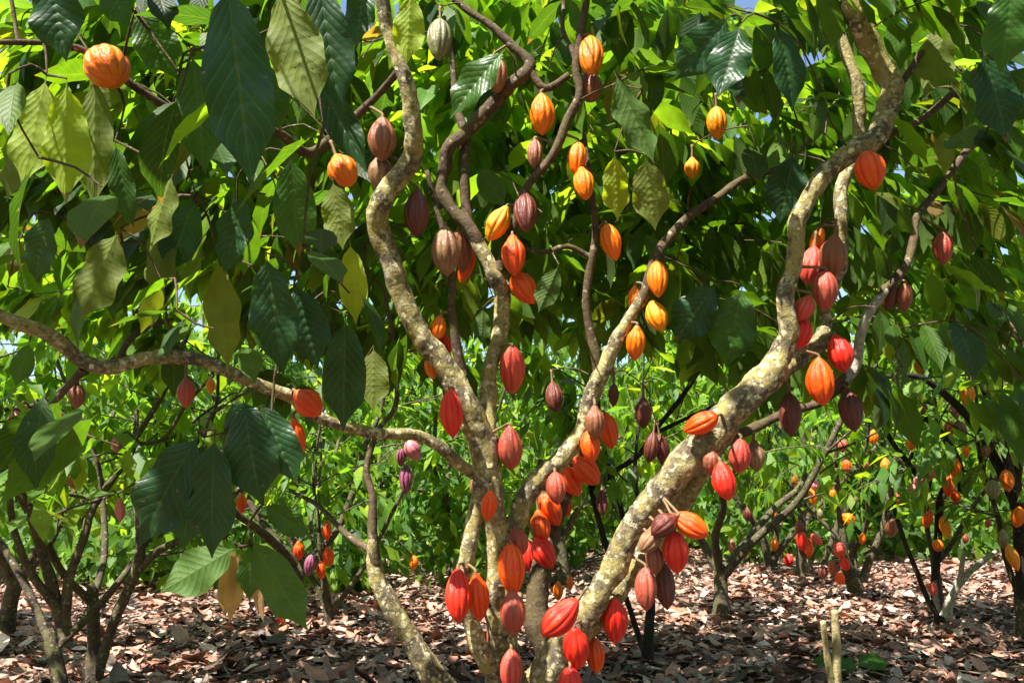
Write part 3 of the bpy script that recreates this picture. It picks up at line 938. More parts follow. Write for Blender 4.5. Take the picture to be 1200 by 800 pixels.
for _ in range(260):
    sp_pos.append(P(rng.uniform(440, 1200), rng.uniform(130, 370), rng.uniform(4.8, 7.2)))
for _ in range(130):
    sp_pos.append(P(rng.uniform(-40, 470), rng.uniform(20, 380), rng.uniform(3.8, 6.5)))
for _ in range(130):
    sp_pos.append(P(rng.uniform(430, 830), rng.uniform(-30, 230), rng.uniform(4.2, 6.4)))
for _ in range(60):
    sp_pos.append(P(rng.uniform(490, 800), rng.uniform(250, 390), rng.uniform(5.2, 7.2)))
nback = len(sp_pos)
# the canopy above the frame
for _ in range(950):
    x, y = rng.uniform(-3.6, 3.4), rng.uniform(-0.6, 5.2)
    z = rng.uniform(2.7, 4.7)
    if z > 1.5 + 0.66 * y + 0.30 and y + x * 0.1 > -0.8:
        sp_pos.append(np.array([x, y, z]))
sp_pos = np.array(sp_pos)
cen = np.array([0.0, 3.6, 2.2])
sp_out = norm((sp_pos - cen) * [1, 1, 0.3] + rng.normal(0, 0.5, sp_pos.shape))

# prominent leaves that hang nearest the camera: base px, tip px, width px, depth, green, facing ('t' upper side, 'u' underside)
LIT_LIME = (0.22, 0.31, 0.016); DEEP = (0.018, 0.062, 0.020); MID = (0.036, 0.10, 0.014); OLIVE = (0.11, 0.15, 0.022); DRY = (0.30, 0.20, 0.11)  # the lime tone paints the backlit glow into the leaf colour
SPRAYS = {
    'upper left lime': [(55, 88, 22, 217, 56, 2.2, LIT_LIME, 'u'), (78, 92, 74, 234, 56, 2.15, LIT_LIME, 'u'), (112, 84, 108, 244, 46, 2.3, OLIVE, 'u'), (120, 70, 118, 160, 50, 2.35, OLIVE, 'u'),
                        (135, 165, 150, 268, 32, 2.3, MID, 't'), (20, 150, 5, 235, 40, 2.35, OLIVE, 'u')],
    'top left': [(60, -40, 68, 64, 66, 1.9, DEEP, 't'), (265, -30, 293, 215, 86, 1.65, DEEP, 't'), (325, -20, 364, 132, 70, 1.9, OLIVE, 'u'), (372, -30, 398, 130, 60, 1.95, DEEP, 't'),
                 (365, 80, 428, 197, 42, 2.2, DEEP, 't'), (225, 60, 240, 200, 56, 2.1, MID, 't'), (160, 10, 205, 90, 55, 2.2, MID, 't'), (430, -30, 415, 55, 44, 2.2, DEEP, 't'), (120, -30, 150, 30, 44, 2.0, MID, 't'),
                 (290, 60, 330, 150, 50, 2.2, MID, 't')],
    'middle left': [(203, 202, 170, 292, 46, 2.25, OLIVE, 'u'), (140, 268, 88, 374, 62, 2.4, OLIVE, 'u'), (190, 248, 182, 352, 46, 2.5, OLIVE, 'u'), (312, 296, 330, 438, 62, 2.3, DEEP, 't'), (290, 225, 260, 320, 58, 2.4, DEEP, 't'),
                    (345, 330, 372, 430, 54, 2.4, DEEP, 't'), (410, 282, 416, 378, 36, 2.7, LIT_LIME, 'u'), (405, 368, 402, 505, 54, 2.6, DEEP, 't'), (255, 300, 262, 430, 50, 2.6, OLIVE, 'u'), (438, 405, 435, 480, 40, 2.9, OLIVE, 'u'),
                    (230, 230, 195, 320, 50, 2.5, DEEP, 't'), (340, 180, 350, 300, 52, 2.4, MID, 't'), (60, 250, 30, 330, 52, 2.5, MID, 't'), (390, 210, 400, 290, 42, 2.6, OLIVE, 'u'), (35, 400, 18, 452, 26, 2.7, MID, 'u')],
    'low left': [(236, 506, 150, 640, 74, 2.1, DEEP, 't'), (240, 512, 205, 650, 60, 2.15, DEEP, 't'), (252, 508, 243, 655, 66, 2.05, DEEP, 't'), (285, 468, 302, 592, 64, 2.1, DEEP, 't'), (305, 470, 346, 566, 48, 2.15, DEEP, 't'),
                 (270, 470, 300, 520, 52, 2.15, DEEP, 't')],
    'low left new growth': [(278, 640, 187, 692, 56, 2.3, MID, 'u'), (277, 638, 254, 728, 26, 2.3, DRY, 't'), (282, 642, 268, 730, 22, 2.32, DRY, 'u'), (292, 636, 292, 704, 30, 2.28, MID, 't'), (298, 655, 304, 730, 18, 2.35, DRY, 't'), (293, 628, 358, 738, 50, 2.22, MID, 'u'),
                            (308, 590, 364, 628, 34, 2.3, MID, 't')],
    'centre': [(720, 84, 768, 188, 58, 2.95, MID, 'u'), (720, 178, 726, 258, 38, 3.1, LIT_LIME, 'u'), (756, 182, 768, 268, 48, 3.05, OLIVE, 'u'), (592, 58, 524, 132, 50, 3.3, MID, 't'), (482, -10, 476, 72, 40, 3.0, LIT_LIME, 'u'),
               (560, 195, 590, 240, 34, 3.6, MID, 'u'), (655, 310, 632, 365, 30, 3.3, MID, 'u'), (566, 360, 564, 402, 22, 3.5, MID, 'u')],
    'upper right': [(856, 18, 792, 92, 52, 2.9, DEEP, 't'), (868, 28, 842, 112, 52, 2.9, DEEP, 't'), (912, 28, 936, 124, 44, 3.0, DEEP, 't'), (1150, 60, 1190, 160, 60, 2.7, DEEP, 't'), (1185, -20, 1180, 80, 56, 2.6, MID, 't'), (1110, 30, 1085, 110, 50, 3.2, OLIVE, 'u'),
                    (930, 180, 915, 260, 52, 3.5, DEEP, 't'), (1060, 395, 1056, 460, 34, 3.6, MID, 'u'), (840, 330, 790, 400, 54, 3.5, DEEP, 't'), (870, 335, 850, 430, 56, 3.5, MID, 't')],
}

# keep the pods and the sunny limbs in view from the path, and the sun corridor open by leaving leaves out
clear = [(x, y, max(a, b) * 0.92, d) for (x, y, a, b, d, _) in PLACED]
skx, sky_, skd = proj(SKM[:, :3])
for i in range(0, len(SKM)):
    if 60 < sky_[i] < 830 and SKM[i, 3] > 0.016:
        clear.append((skx[i], sky_[i], SKM[i, 3] / skd[i] * F * 1.05 + 4, skd[i]))
NCL = len(clear)
for lst in SPRAYS.values():
    for (x0, y0, x1, y1, wd, d, col, side) in lst:
        for t_ in (0.3, 0.55, 0.8):
            clear.append((x0 + (x1 - x0) * t_, y0 + (y1 - y0) * t_, wd * (0.33 if t_ < 0.7 else 0.2), d))
CLEAR = clear
suns = [SKM[i, :3] for i in range(0, len(SKM), 3) if 400 < sky_[i] < 900 and 400 < skx[i] < 960 and SKM[i, 3] > 0.018]
suns += [P(x, y, d) for (x, y, a, b, d, _) in PLACED if y > 390 and 480 < x < 1000]
suns += [P(*q) for q in ((38, 150, 2.2), (76, 165, 2.15), (110, 165, 2.3), (182, 250, 2.25), (725, 220, 3.1), (415, 330, 2.7), (348, 70, 1.9))]
SUNS = np.array(suns)


def keep_mask(base, ax, L, W, circles, sun_p=0.97, margin=0.0):
    n = len(base)
    bi = norm(np.cross(ax, FW))
    tpts = [base + ax * (L * t)[:, None] + bi * (W * s)[:, None] for t, s in ((0.15, 0), (0.4, 0.4), (0.4, -0.4), (0.7, 0.38), (0.7, -0.38), (0.95, 0), (0.55, 0))]
    keep = np.ones(n, bool)
    cx = np.array(circles)
    for q in tpts:
        x, y, d = proj(q)
        hit = (np.hypot(x[:, None] - cx[None, :, 0], y[:, None] - cx[None, :, 1]) < cx[None, :, 2] + margin) & (d[:, None] < cx[None, :, 3] + 0.02)
        keep &= ~hit.any(1)
        keep &= d > 0.9
    if sun_p > 0:
        mid = base + ax * (L * 0.5)[:, None]
        v = mid[:, None, :] - SUNS[None]
        t = v @ SUNV
        per = np.linalg.norm(v - t[..., None] * SUNV, axis=2)
        block = ((per < 0.19) & (t > 0.12)).any(1)
        keep &= ~(block & (rng.random(n) < sun_p))
    return keep


def grow_twigs(nodes, targets, r0=0.0022):
    """connect every target to the nearest wood, reusing twigs already grown; returns polylines"""
    pos = [np.asarray(nodes)[:, :3]]
    allp = np.asarray(nodes)[:, :3]
    dist = np.min(np.linalg.norm(targets[:, None] - allp[None], axis=2), axis=1)
    order = np.argsort(dist)
    lines = []
    for k in order:
        t = targets[k]
        d = np.linalg.norm(allp - t, axis=1)
        j = int(np.argmin(d))
        a = allp[j]
        n = max(2, int(d[j] / 0.12))
        u = np.linspace(0, 1, n + 1)[:, None]
        mid = a * (1 - u) + t * u
        mid[:, 2] += (0.10 * d[j] * np.sin(np.pi * u[:, 0]))
        mid[1:-1] += rng.normal(0, 0.012, mid[1:-1].shape)
        lines.append(mid)
        allp = np.vstack([allp, mid[1:]])
    return lines


# per spray: leaves, then pruning
LB = [[], [], [], [], [], [], []]
used = []
LC = []
for idx, (p, out) in enumerate(zip(sp_pos, sp_out)):
    n = int(rng.integers(5, 10))
    arr = spray_leaves(p, out, n, 0.27)
    k = keep_mask(arr[0], arr[1], arr[3], arr[4], CLEAR)
    if k.sum() == 0: continue
    used.append(p)
    cc = leaf_cols(n)
    if nfront <= idx < nback: cc = FAR_LIT_GREENS[rng.integers(0, len(FAR_LIT_GREENS), n)] * rng.uniform(0.75, 1.25, (n, 1))
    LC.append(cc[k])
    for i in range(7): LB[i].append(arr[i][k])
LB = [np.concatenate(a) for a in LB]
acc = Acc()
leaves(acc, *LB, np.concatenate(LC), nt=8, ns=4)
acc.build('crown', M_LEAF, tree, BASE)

extra_nodes = []
for nm, lst in SPRAYS.items():
    b, a, nn, L, W, dr, fo, co = [], [], [], [], [], [], [], []
    for (x0, y0, x1, y1, wd, d, col, side) in lst:
        p0 = P(x0, y0, d); p1 = P(x1, y1, d + rng.uniform(-0.06, 0.04))
        ax = p1 - p0
        ln = np.linalg.norm(ax)
        toward = -FW + np.array([0, 0, 0.25]) + RT * rng.normal(0, 0.22)
        sgn = 1 if side == 't' else -1
        b.append(p0); a.append(ax / ln); nn.append(toward * sgn); L.append(ln * 1.03); W.append(wd * d / F * 0.95)
        dr.append(rng.uniform(0.05, 0.4) * (1 if side == 't' else -0.5)); fo.append(rng.uniform(0.02, 0.3)); co.append(np.array(col) * rng.uniform(0.85, 1.15))
        extra_nodes.append(p0)
    for q in range(len(b)):
        acc = Acc()
        leaves(acc, b[q], a[q], nn[q], L[q], W[q], dr[q], fo[q], [co[q]], nt=56, ns=10, wave=rng.uniform(1.0, 2.2), quilt=0.035)
        acc.build('leaf', M_HEROLEAF, tree, BASE)

targets = np.array(used + extra_nodes + TWIGS_EXTRA)
acc = Acc()
podc = np.array(CLEAR[:NCL])
for ln in grow_twigs(SKM, targets):
    x, y, dq = proj(ln)
    if ((np.hypot(x[:, None] - podc[None, :, 0], y[:, None] - podc[None, :, 1]) < podc[None, :, 2]) & (dq[:, None] < podc[None, :, 3] - 0.01))[1:-1].any():
        continue
    n = len(ln)
    tube(acc, ln, np.linspace(0.0062 if n > 4 else 0.0045, 0.0026, n), per=0.08, sides=5, knob=0)
acc.build('twigs', M_BARK2, tree, BASE, attr='none')

# ------------------------------------------------------------------ background cocoa trees


def gen_skeleton(r, height, spread, few=False, zmin=1.25):
    """trunk + limbs + branches in local coordinates, and twig ends for the sprays"""
    h0 = r.uniform(0.35, 0.75)
    lean = r.normal(0, 0.06, 2)
    tr = (0.042 if few else 0.055) * height / 4
    top = np.array([lean[0], lean[1], h0])
    wood = [('trunk', [np.array([0, 0, -0.12]), np.array([lean[0] * .5, lean[1] * .5, h0 * 0.5]), top, top + [lean[0] * .3, lean[1] * .3, 0.12]], [tr * 1.9, tr * 1.2, tr * 1.05, tr * 0.7])]
    ends = []
    nl = 2 if few else int(r.integers(3, 6))
    a0 = r.uniform(0, 6.28)
    for k in range(nl):
        az = a0 + k * 6.283 / nl + r.normal(0, 0.3)
        tilt = r.uniform(0.45, 0.85)
        Ln = height * r.uniform(0.6, 0.85)
        p = top - [0, 0, 0.08 * r.random()]
        pts = [p.copy()]
        d = np.array([math.cos(az) * math.sin(tilt), math.sin(az) * math.sin(tilt), math.cos(tilt)])
        for s in range(7):
            d = norm(d + r.normal(0, 0.16, 3) + np.array([0, 0, 0.06]))
            p = p + d * Ln / 7 * [spread, spread, 1]
            pts.append(p.copy())
        rad = np.linspace(tr * 0.72, 0.009, 8)
        wood.append(('limb', pts, rad))
        for s in range(1 if zmin < 1 else 2, 8):
            for _ in range(2 if s < 7 else 1):
                az2 = az + r.normal(0, 1.1)
                dd = norm(np.array([math.cos(az2), math.sin(az2), r.uniform(-0.1, 0.8)]))
                q = pts[s]
                bp = [q]
                for u in range(3):
                    dd = norm(dd + r.normal(0, 0.2, 3))
                    bp.append(bp[-1] + dd * r.uniform(0.22, 0.42))
                if s >= 3 or zmin < 1 or r.random() < 0.4:
                    wood.append(('branch', bp, np.linspace(max(0.008, rad[s] * 0.5), 0.005, 4)))
                    for u in (1, 2, 3):
                        if bp[u][2] > zmin:
                            ends.append((bp[u], dd)); ends.append((bp[u] + r.normal(0, 0.16, 3), norm(dd + r.normal(0, 0.7, 3))))
    return wood, ends


def bg_tree(base, seed, height, spread, label, group, own=True, leafn=3, bark=None, extra=None, zmin=1.25):
    r = np.random.default_rng(seed)
    wood, ends = gen_skeleton(r, height, spread, few=extra is not None and len(extra) < 34, zmin=zmin)
    root = empty('cocoa_tree', base)
    tag(root, label, 'tree', group)
    nodes = []
    acc_b = Acc()
    for kind, pts, rad in wood:
        if kind == 'branch':
            p, q = tube(acc_b, pts, rad, per=0.12, sides=5, knob=0)
        else:
            a2 = Acc()
            p, q = tube(a2, pts, rad, per=0.07, sides=9, knob=0.18)
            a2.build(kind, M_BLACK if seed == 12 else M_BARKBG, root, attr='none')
        nodes += [(*x, y) for x, y in zip(p, q)]
    nodes = np.array(nodes)
    B = [[] for _ in range(7)]
    for (p, d) in ends:
        arr = spray_leaves(np.asarray(p), d, int(r.integers(4, 4 + leafn)), 0.27)
        for i in range(7): B[i].append(arr[i])
    B = [np.concatenate(x) for x in B]
    if extra is not None:     # keep this tree's visible pods clear of its own leaves
        k = keep_mask(B[0] + base, B[1], B[3], B[4], extra, sun_p=0, margin=1)
        B = [x[k] for x in B]
    acc = Acc()
    n = len(B[0])
    leaves(acc, *B, FAR_LIT_GREENS[rng.integers(0, len(FAR_LIT_GREENS), n)] * rng.uniform(0.75, 1.25, (n, 1)), nt=4, ns=2)
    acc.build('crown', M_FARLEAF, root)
    nodes[:, :3] += base
    return root, nodes, acc_b


def finish_twigs(root, acc_b, base, nodes, tops):
    for t in tops:
        d = np.linalg.norm(nodes[:, :3] - t, axis=1) + np.where(nodes[:, 2] < t[2] - 0.05, 0.15, 0)
        a = nodes[int(np.argmin(d)), :3]
        m = 0.5 * (a + t) + np.array([0, 0, 0.05])
        tube(acc_b, [a - base, m - base, t - base], [0.009, 0.007, 0.004], per=0.1, sides=5, knob=0)
    acc_b.build('twigs', M_BARKBG, root, attr='none')


GT = 'cocoa trees behind the foreground tree'
GP = 'cocoa pods on the trees behind'
# key: base column px, world distance, seed, height, spread, label
BG = {
    'left': (77, 6.15, 3, 4.2, 1.0, 'dark cocoa tree forking low at the left edge behind the low limb'),
    'left2': (112, 6.5, 5, 4.0, 1.0, 'leaning cocoa tree with a pale patch on its stem, right of the left edge tree'),
    'midleft': (388, 9.4, 8, 3.6, 1.0, 'small bushy cocoa tree hung with a cluster of orange and wine pods at left'),
    'dark': (757, 7.3, 12, 3.6, 0.9, 'thin black stemmed cocoa tree seen behind the big right limb'),
    'right1': (905, 14.5, 21, 4.2, 1.1, 'slim dark cocoa tree forking near the ground in the gap right of the limb'),
    'right2': (940, 13.2, 23, 4.2, 1.0, 'cocoa tree with a red pod cluster on its stem, right of the slim dark one'),
    'right3': (1002, 11.2, 27, 4.2, 1.1, 'cocoa tree with a thick stump foot and red pods close to the ground'),
    'right4': (1103, 9.0, 31, 4.0, 1.0, 'cocoa tree with upright dark stem beside the pale dead branch'),
    'right5': (1200, 8.2, 35, 4.2, 1.0, 'cocoa tree at the right edge with orange pods along its stem'),
}
# background pods: x, y, len, width, lean, kind, tree, label
BPODS = [
 (42, 358, 26, 13, 0, 'maroon', 'left', 'small dark maroon pod over the low left limb among sunlit leaves'),
 (17, 492, 24, 18, 0, 'pink', 'left', 'pale pink pod at the far left below the dark side twig'),
 (38, 492, 30, 18, 0, 'brownred', 'left', 'dusky red pod next to a pale pink one at the far left'),
 (87, 558, 34, 21, 0, 'brown', 'left', 'brown pod hanging between the forks of the left edge tree'),
 (24, 556, 28, 16, 8, 'brown', 'left', 'brown pod left of the fork of the left edge tree'),
 (137, 520, 20, 15, 0, 'pink', 'left2', 'small pale pink pod on the right fork of the left edge tree'),
 (141, 597, 32, 13, -4, 'pink', 'left2', 'narrow bright pink pod left of the big dark drooping leaves'),
 (180, 430, 20, 12, 0, 'amber', 'left2', 'tiny amber pod just under the low left limb'),
 (247, 452, 22, 12, 0, 'amber', 'left2', 'small yellow pod below the low left limb, right of a wine-brown pod'),
 (278, 551, 24, 12, 6, 'pink', 'midleft', 'small pink pod peeping between the dark drooping leaves'),
 (283, 590, 26, 14, 0, 'redorange', 'midleft', 'orange pod half behind the dark drooping leaves'),
 (350, 645, 26, 15, 0, 'redorange', 'midleft', 'orange pod at the upper left of the small cluster at left'),
 (385, 652, 28, 15, 0, 'redorange', 'midleft', 'orange pod at the right of the small cluster at left'),
 (363, 662, 28, 15, -10, 'purple', 'midleft', 'wine purple pod in the middle of the small cluster at left'),
 (376, 668, 24, 13, 6, 'redorange', 'midleft', 'orange pod at the bottom of the small cluster at left'),
 (383, 622, 24, 13, 4, 'redorange', 'midleft', 'orange pod above the small cluster at left'),
 (328, 733, 28, 13, 0, 'redorange', 'midleft', 'orange pod hanging low over the litter right of the dry tan leaves'),
 (306, 748, 15, 11, 0, 'pink', 'midleft', 'tiny pink pod near the ground left of a low orange pod'),
 (484, 528, 28, 22, 30, 'pink', 'midleft', 'pinkish purple pod under the low left limb near the trunk'),
 (476, 562, 38, 18, 0, 'purple', 'midleft', 'purple pod hanging below a pinkish one left of the trunk'),
 (470, 536, 24, 14, -4, 'purple', 'midleft', 'dim purple pod left of the pinkish one under the low limb'),
 (485, 659, 18, 12, 0, 'orange', 'midleft', 'tiny orange pod in the bushes between the leaning left stem and the trunk'),
 (654, 692, 26, 14, 0, 'orange', 'dark', 'small orange pod in the dark gap left of the right limb foot'),
 (668, 682, 18, 9, 0, 'orange', 'dark', 'tiny orange pod right of the small one in the dark gap'),
 (897, 504, 18, 11, 0, 'amber', 'right1', 'tiny tan yellow pod just below the big limb fork'),
 (876, 602, 20, 13, 0, 'maroon', 'right1', 'little dark pod right of the striped pod among far stems'),
 (928, 561, 20, 17, 40, 'orange', 'right1', 'dull orange pod on a far stem right of the bright red pair'),
 (955, 568, 14, 11, 0, 'pink', 'right2', 'tiny peach pod above an orange-pink one on a far stem'),
 (952, 582, 20, 12, 0, 'orange', 'right2', 'small orange-pink pod below a tiny peach one on a far stem'),
 (937, 618, 20, 12, 0, 'maroon', 'right2', 'dark pod right above the far red stem cluster'),
 (939, 633, 26, 14, 0, 'red', 'right2', 'red pod, left one of the far stem cluster'),
 (947, 641, 26, 15, 8, 'redorange', 'right2', 'orange-red pod, lowest of the far stem cluster'),
 (957, 632, 20, 12, 55, 'rose', 'right2', 'rose pod sticking out right of the far stem cluster'),
 (924, 656, 16, 13, 0, 'red', 'right1', 'dark red pod low between two far trunks'),
 (992, 545, 18, 12, 0, 'redorange', 'right3', 'small orange-red pod high on the stump foot tree'),
 (995, 608, 22, 15, 62, 'orange', 'right3', 'orange pod lying sideways on the stem of the stump foot tree'),
 (984, 645, 24, 16, 15, 'rose', 'right3', 'rose red pod above the foot of the stump foot tree'),
 (990, 660, 20, 13, 20, 'red', 'right3', 'red pod just under the rose one at the stump foot'),
 (984, 677, 18, 13, 0, 'redorange', 'right3', 'bright orange-red pod lowest at the stump foot'),
 (964, 670, 18, 12, -8, 'maroon', 'right3', 'maroon pod, left of the lowest orange-red pod at the stump foot'),
 (975, 664, 18, 12, 0, 'brownred', 'right3', 'brick pod between the maroon and rose pods of the stump foot'),
 (1038, 546, 22, 13, 0, 'orange', 'right3', 'orange pod on the outer branch of the stump foot tree'),
 (1045, 618, 26, 16, 0, 'brown', 'right3', 'brown pod hanging right of the stump foot tree'),
 (1023, 512, 20, 13, 0, 'orange', 'right3', 'small orange pod below the blackish maroon pod at the fork'),
 (987, 522, 18, 14, 0, 'brownred', 'right3', 'brownish pod directly below the blackish maroon pod of the fork'),
 (1068, 519, 20, 13, 0, 'orange', 'right4', 'orange pod among leaves above the peach trio'),
 (1088, 555, 22, 16, -15, 'pink', 'right4', 'peach pod, uppermost of the trio left of the upright dark stem'),
 (1077, 564, 18, 14, 0, 'pink', 'right4', 'pale pink pod, middle one of the peach trio'),
 (1071, 572, 15, 13, 0, 'pink', 'right4', 'small pink pod, lowest of the peach trio'),
 (1120, 549, 28, 13, 4, 'orange', 'right4', 'orange pod at the top of the column on the upright dark stem'),
 (1112, 569, 28, 15, -8, 'redorange', 'right4', 'red-orange pod in the middle of the column on the upright dark stem'),
 (1119, 581, 22, 13, 30, 'redorange', 'right4', 'red-orange pod at the foot of the column on the upright dark stem'),
 (1087, 608, 24, 13, -18, 'redorange', 'right4', 'orange-red pod left of the upright dark stem'),
 (1108, 618, 26, 14, 8, 'amber', 'right4', 'amber pod right of the upright dark stem'),
 (1099, 639, 16, 14, 0, 'orange', 'right4', 'round orange pod on the upright dark stem'),
 (1093, 690, 18, 11, 12, 'rose', 'right4', 'pink-red pod low at the foot of the dead branch'),
 (1078, 430, 22, 14, 0, 'orange', 'right4', 'orange pod half in the leaves below the pale grey bent branch'),
 (1060, 487, 16, 11, 0, 'orange', 'right4', 'tiny orange pod right of the blackish maroon pod of the fork'),
 (1120, 481, 20, 14, 0, 'pink', 'right4', 'peach pod under the slanting black branch at right'),
 (1113, 502, 20, 14, -8, 'orange', 'right4', 'orange pod below the peach one under the slanting black branch'),
 (1126, 503, 24, 15, 8, 'brown', 'right4', 'brown pod right of an orange one under the slanting black branch'),
 (1133, 461, 34, 19, 4, 'amber', 'right5', 'largest amber pod at right, hanging under the slanting black branch'),
 (1154, 446, 32, 15, 0, 'tan', 'right5', 'tan pod right of the largest amber pod at right'),
 (1133, 354, 28, 12, 0, 'brown', 'right5', 'brown pod in shade high at the right beside a yellowish one'),
 (1121, 356, 28, 12, -6, 'amber', 'right5', 'yellowish pod in shade high at the right beside a brown one'),
 (1128, 277, 26, 16, 10, 'amber', 'right5', 'yellow pod high among the leaves at the right'),
 (1190, 506, 28, 22, 20, 'orange', 'right5', 'orange pod under two grey-green ones at the right edge'),
 (1179, 495, 24, 14, 0, 'green', 'right5', 'grey-green pod, left one of two at the right edge'),
 (1193, 492, 24, 14, 0, 'green', 'right5', 'grey-green pod, right one of two at the right edge'),
 (1163, 573, 26, 18, 0, 'green', 'right5', 'grey-green pod left of an orange pod near the right edge'),
 (1180, 563, 28, 17, 0, 'orange', 'right5', 'orange pod right of a grey-green one near the right edge'),
 (1193, 606, 28, 17, 0, 'orange', 'right5', 'orange pod on the stem at the right edge above a yellow one'),
 (1175, 631, 26, 14, 0, 'green', 'right5', 'dull green pod left of the stem at the right edge'),
 (1187, 653, 32, 15, 14, 'amber', 'right5', 'amber pod low on the stem at the right edge'),
]
rt = np.random.default_rng(5)
TINY = 'tiny dull pod lost among the leaves and stems of the trees at right'
while sum(p[7] == TINY for p in BPODS) < 26:
    x, y = rt.uniform(840, 1195), rt.uniform(425, 640)
    if any(math.hypot(p[0] - x, p[1] - y) < 22 for p in BPODS) or any(math.hypot(p[0] - x, p[1] - y) < 45 for p in PLACED):
        continue
    l_ = rt.uniform(13, 20)
    BPODS.append((x, y, l_, l_ * 0.58, rt.normal(0, 8), str(rt.choice(['orange', 'brown', 'tan', 'redorange', 'brownred', 'green'])),
                  'right1' if x < 915 else 'right2' if x < 960 else 'right3' if x < 1055 else 'right4' if x < 1125 else 'right5', TINY))

for key, (pxb, yd, seed, hgt, spr, label) in BG.items():
    base = ground_at(pxb, yd)
    dep = (base - EYE) @ FW
    mine = [p for p in BPODS if p[6] == key]
    circ = [(p[0], p[1], max(p[2], p[3]) * 0.55, dep + 0.5) for p in mine]
    root, nodes, acc_b = bg_tree(base, seed, hgt, spr, label, GT, extra=circ or None)
    # a few stems where the photograph shows them
    D = dep
    specs = {
        'left': [[(76, 745, D, 20), (62, 690, D, 17), (52, 640, D, 15), (30, 590, D - .1, 13), (4, 552, D - .2, 11), (-40, 500, D - .3, 9)],
                 [(76, 730, D, 18), (84, 680, D, 14), (97, 630, D, 13), (110, 595, D + .1, 12), (134, 553, D + .2, 11), (156, 515, D + .3, 9), (196, 455, D + .4, 8), (225, 380, D + .5, 6)],
                 [(72, 715, D, 15), (45, 678, D - .1, 13), (22, 640, D - .2, 11), (13, 600, D - .2, 10), (10, 520, D - .2, 8)],
                 [(0, 480, D, 9), (40, 474, D, 8), (90, 440, D, 7), (150, 410, D, 6)]],
        'left2': [[(112, 798, D, 17), (127, 752, D, 16), (143, 715, D, 16), (163, 670, D, 17), (163, 630, D, 15), (157, 560, D + .1, 11), (160, 480, D + .2, 7)],
                  [(163, 668, D, 13), (185, 648, D, 12), (210, 634, D, 11), (245, 610, D, 9), (290, 560, D, 8), (330, 500, D + .1, 6)],
                  [(150, 520, D, 7), (190, 510, D, 6), (220, 470, D, 6), (250, 440, D, 5)]],
        'dark': [[(757, 772, D, 9), (734, 708, D, 9), (711, 636, D, 10), (694, 572, D, 9), (690, 520, D, 6)],
                 [(694, 575, D, 10), (722, 553, D, 9), (748, 532, D, 9), (771, 506, D, 8), (798, 467, D, 8), (822, 430, D, 6)],
                 [(771, 506, D, 7), (810, 486, D, 6), (850, 470, D, 5)]],
        'right4': [[(1128, 575, D, 13), (1120, 535, D - .1, 12), (1093, 497, D - .2, 10), (1053, 474, D - .3, 9), (1007, 447, D - .4, 7)],
                   [(1100, 600, D, 10), (1075, 560, D + .1, 9), (1040, 500, D + .2, 8), (1030, 450, D + .2, 6)],
                   [(1102, 728, D, 16), (1097, 690, D, 13), (1097, 640, D, 12), (1102, 590, D, 12), (1115, 540, D, 10), (1090, 490, D - .1, 9), (1060, 450, D - .2, 7)],
                   [(1092, 715, D, 9), (1075, 670, D, 8), (1058, 620, D, 7), (1050, 580, D, 6), (1070, 530, D, 5)]],
        'right5': [[(1196, 600, D, 15), (1172, 520, D - .1, 13), (1150, 440, D - .1, 11), (1125, 380, D - .1, 9), (1120, 330, D, 7)],
                   [(1200, 700, D, 24), (1197, 640, D, 22), (1190, 590, D, 19), (1170, 540, D, 15), (1145, 500, D, 13), (1110, 465, D, 12), (1070, 440, D - .1, 9), (1010, 445, D - .2, 7)],
                   [(1195, 630, D, 18), (1192, 570, D, 14), (1196, 520, D, 11), (1200, 460, D, 9), (1180, 400, D, 7)]],
        'right1': [[(902, 664, D, 15), (893, 630, D, 12), (878, 600, D, 9), (860, 580, D, 8), (850, 545, D, 6)],
                   [(905, 655, D, 12), (925, 630, D, 9), (950, 600, D, 8), (990, 560, D, 7), (1030, 520, D, 6)]],
        'right3': [[(1003, 690, D, 26), (997, 672, D, 24), (990, 655, D, 14), (985, 600, D, 11), (980, 550, D, 9), (978, 500, D, 7)],
                   [(1010, 680, D, 16), (1020, 660, D, 12), (1032, 620, D, 10), (1045, 570, D, 9), (1060, 530, D, 7)]],
        'right2': [[(940, 674, D, 20), (938, 640, D, 14), (942, 600, D, 11), (944, 560, D, 9), (940, 500, D, 7)],
                   [(965, 660, D, 10), (990, 600, D, 9), (1020, 570, D, 8), (1055, 530, D, 6)]],
        'midleft': [[(388, 728, D, 12), (372, 690, D, 9), (350, 655, D, 8), (330, 610, D, 7)], [(390, 715, D, 10), (420, 670, D, 8), (440, 640, D, 7), (480, 560, D, 6)]],
    }.get(key, [])
    for sp in specs:
        a2 = Acc()
        pts, rad = path(sp)
        p, q = tube(a2, pts, rad, per=0.06, sides=9, knob=0.2, jitter=0.012)
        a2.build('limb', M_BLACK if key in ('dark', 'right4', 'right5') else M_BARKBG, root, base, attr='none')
        nodes = np.vstack([nodes, np.column_stack([p, q])])
    tops = []
    for (px, py, ln, wd, lean, kind, _, lab) in mine:
        tops.append(make_pod(px, py, ln * 0.92, wd * 0.9, lean, kind, D - 0.12 + rng.uniform(-0.1, 0.05), lab, GP if lab != TINY else 'tiny pods on the trees at right', parts=False))
    finish_twigs(root, acc_b, base, nodes, tops)

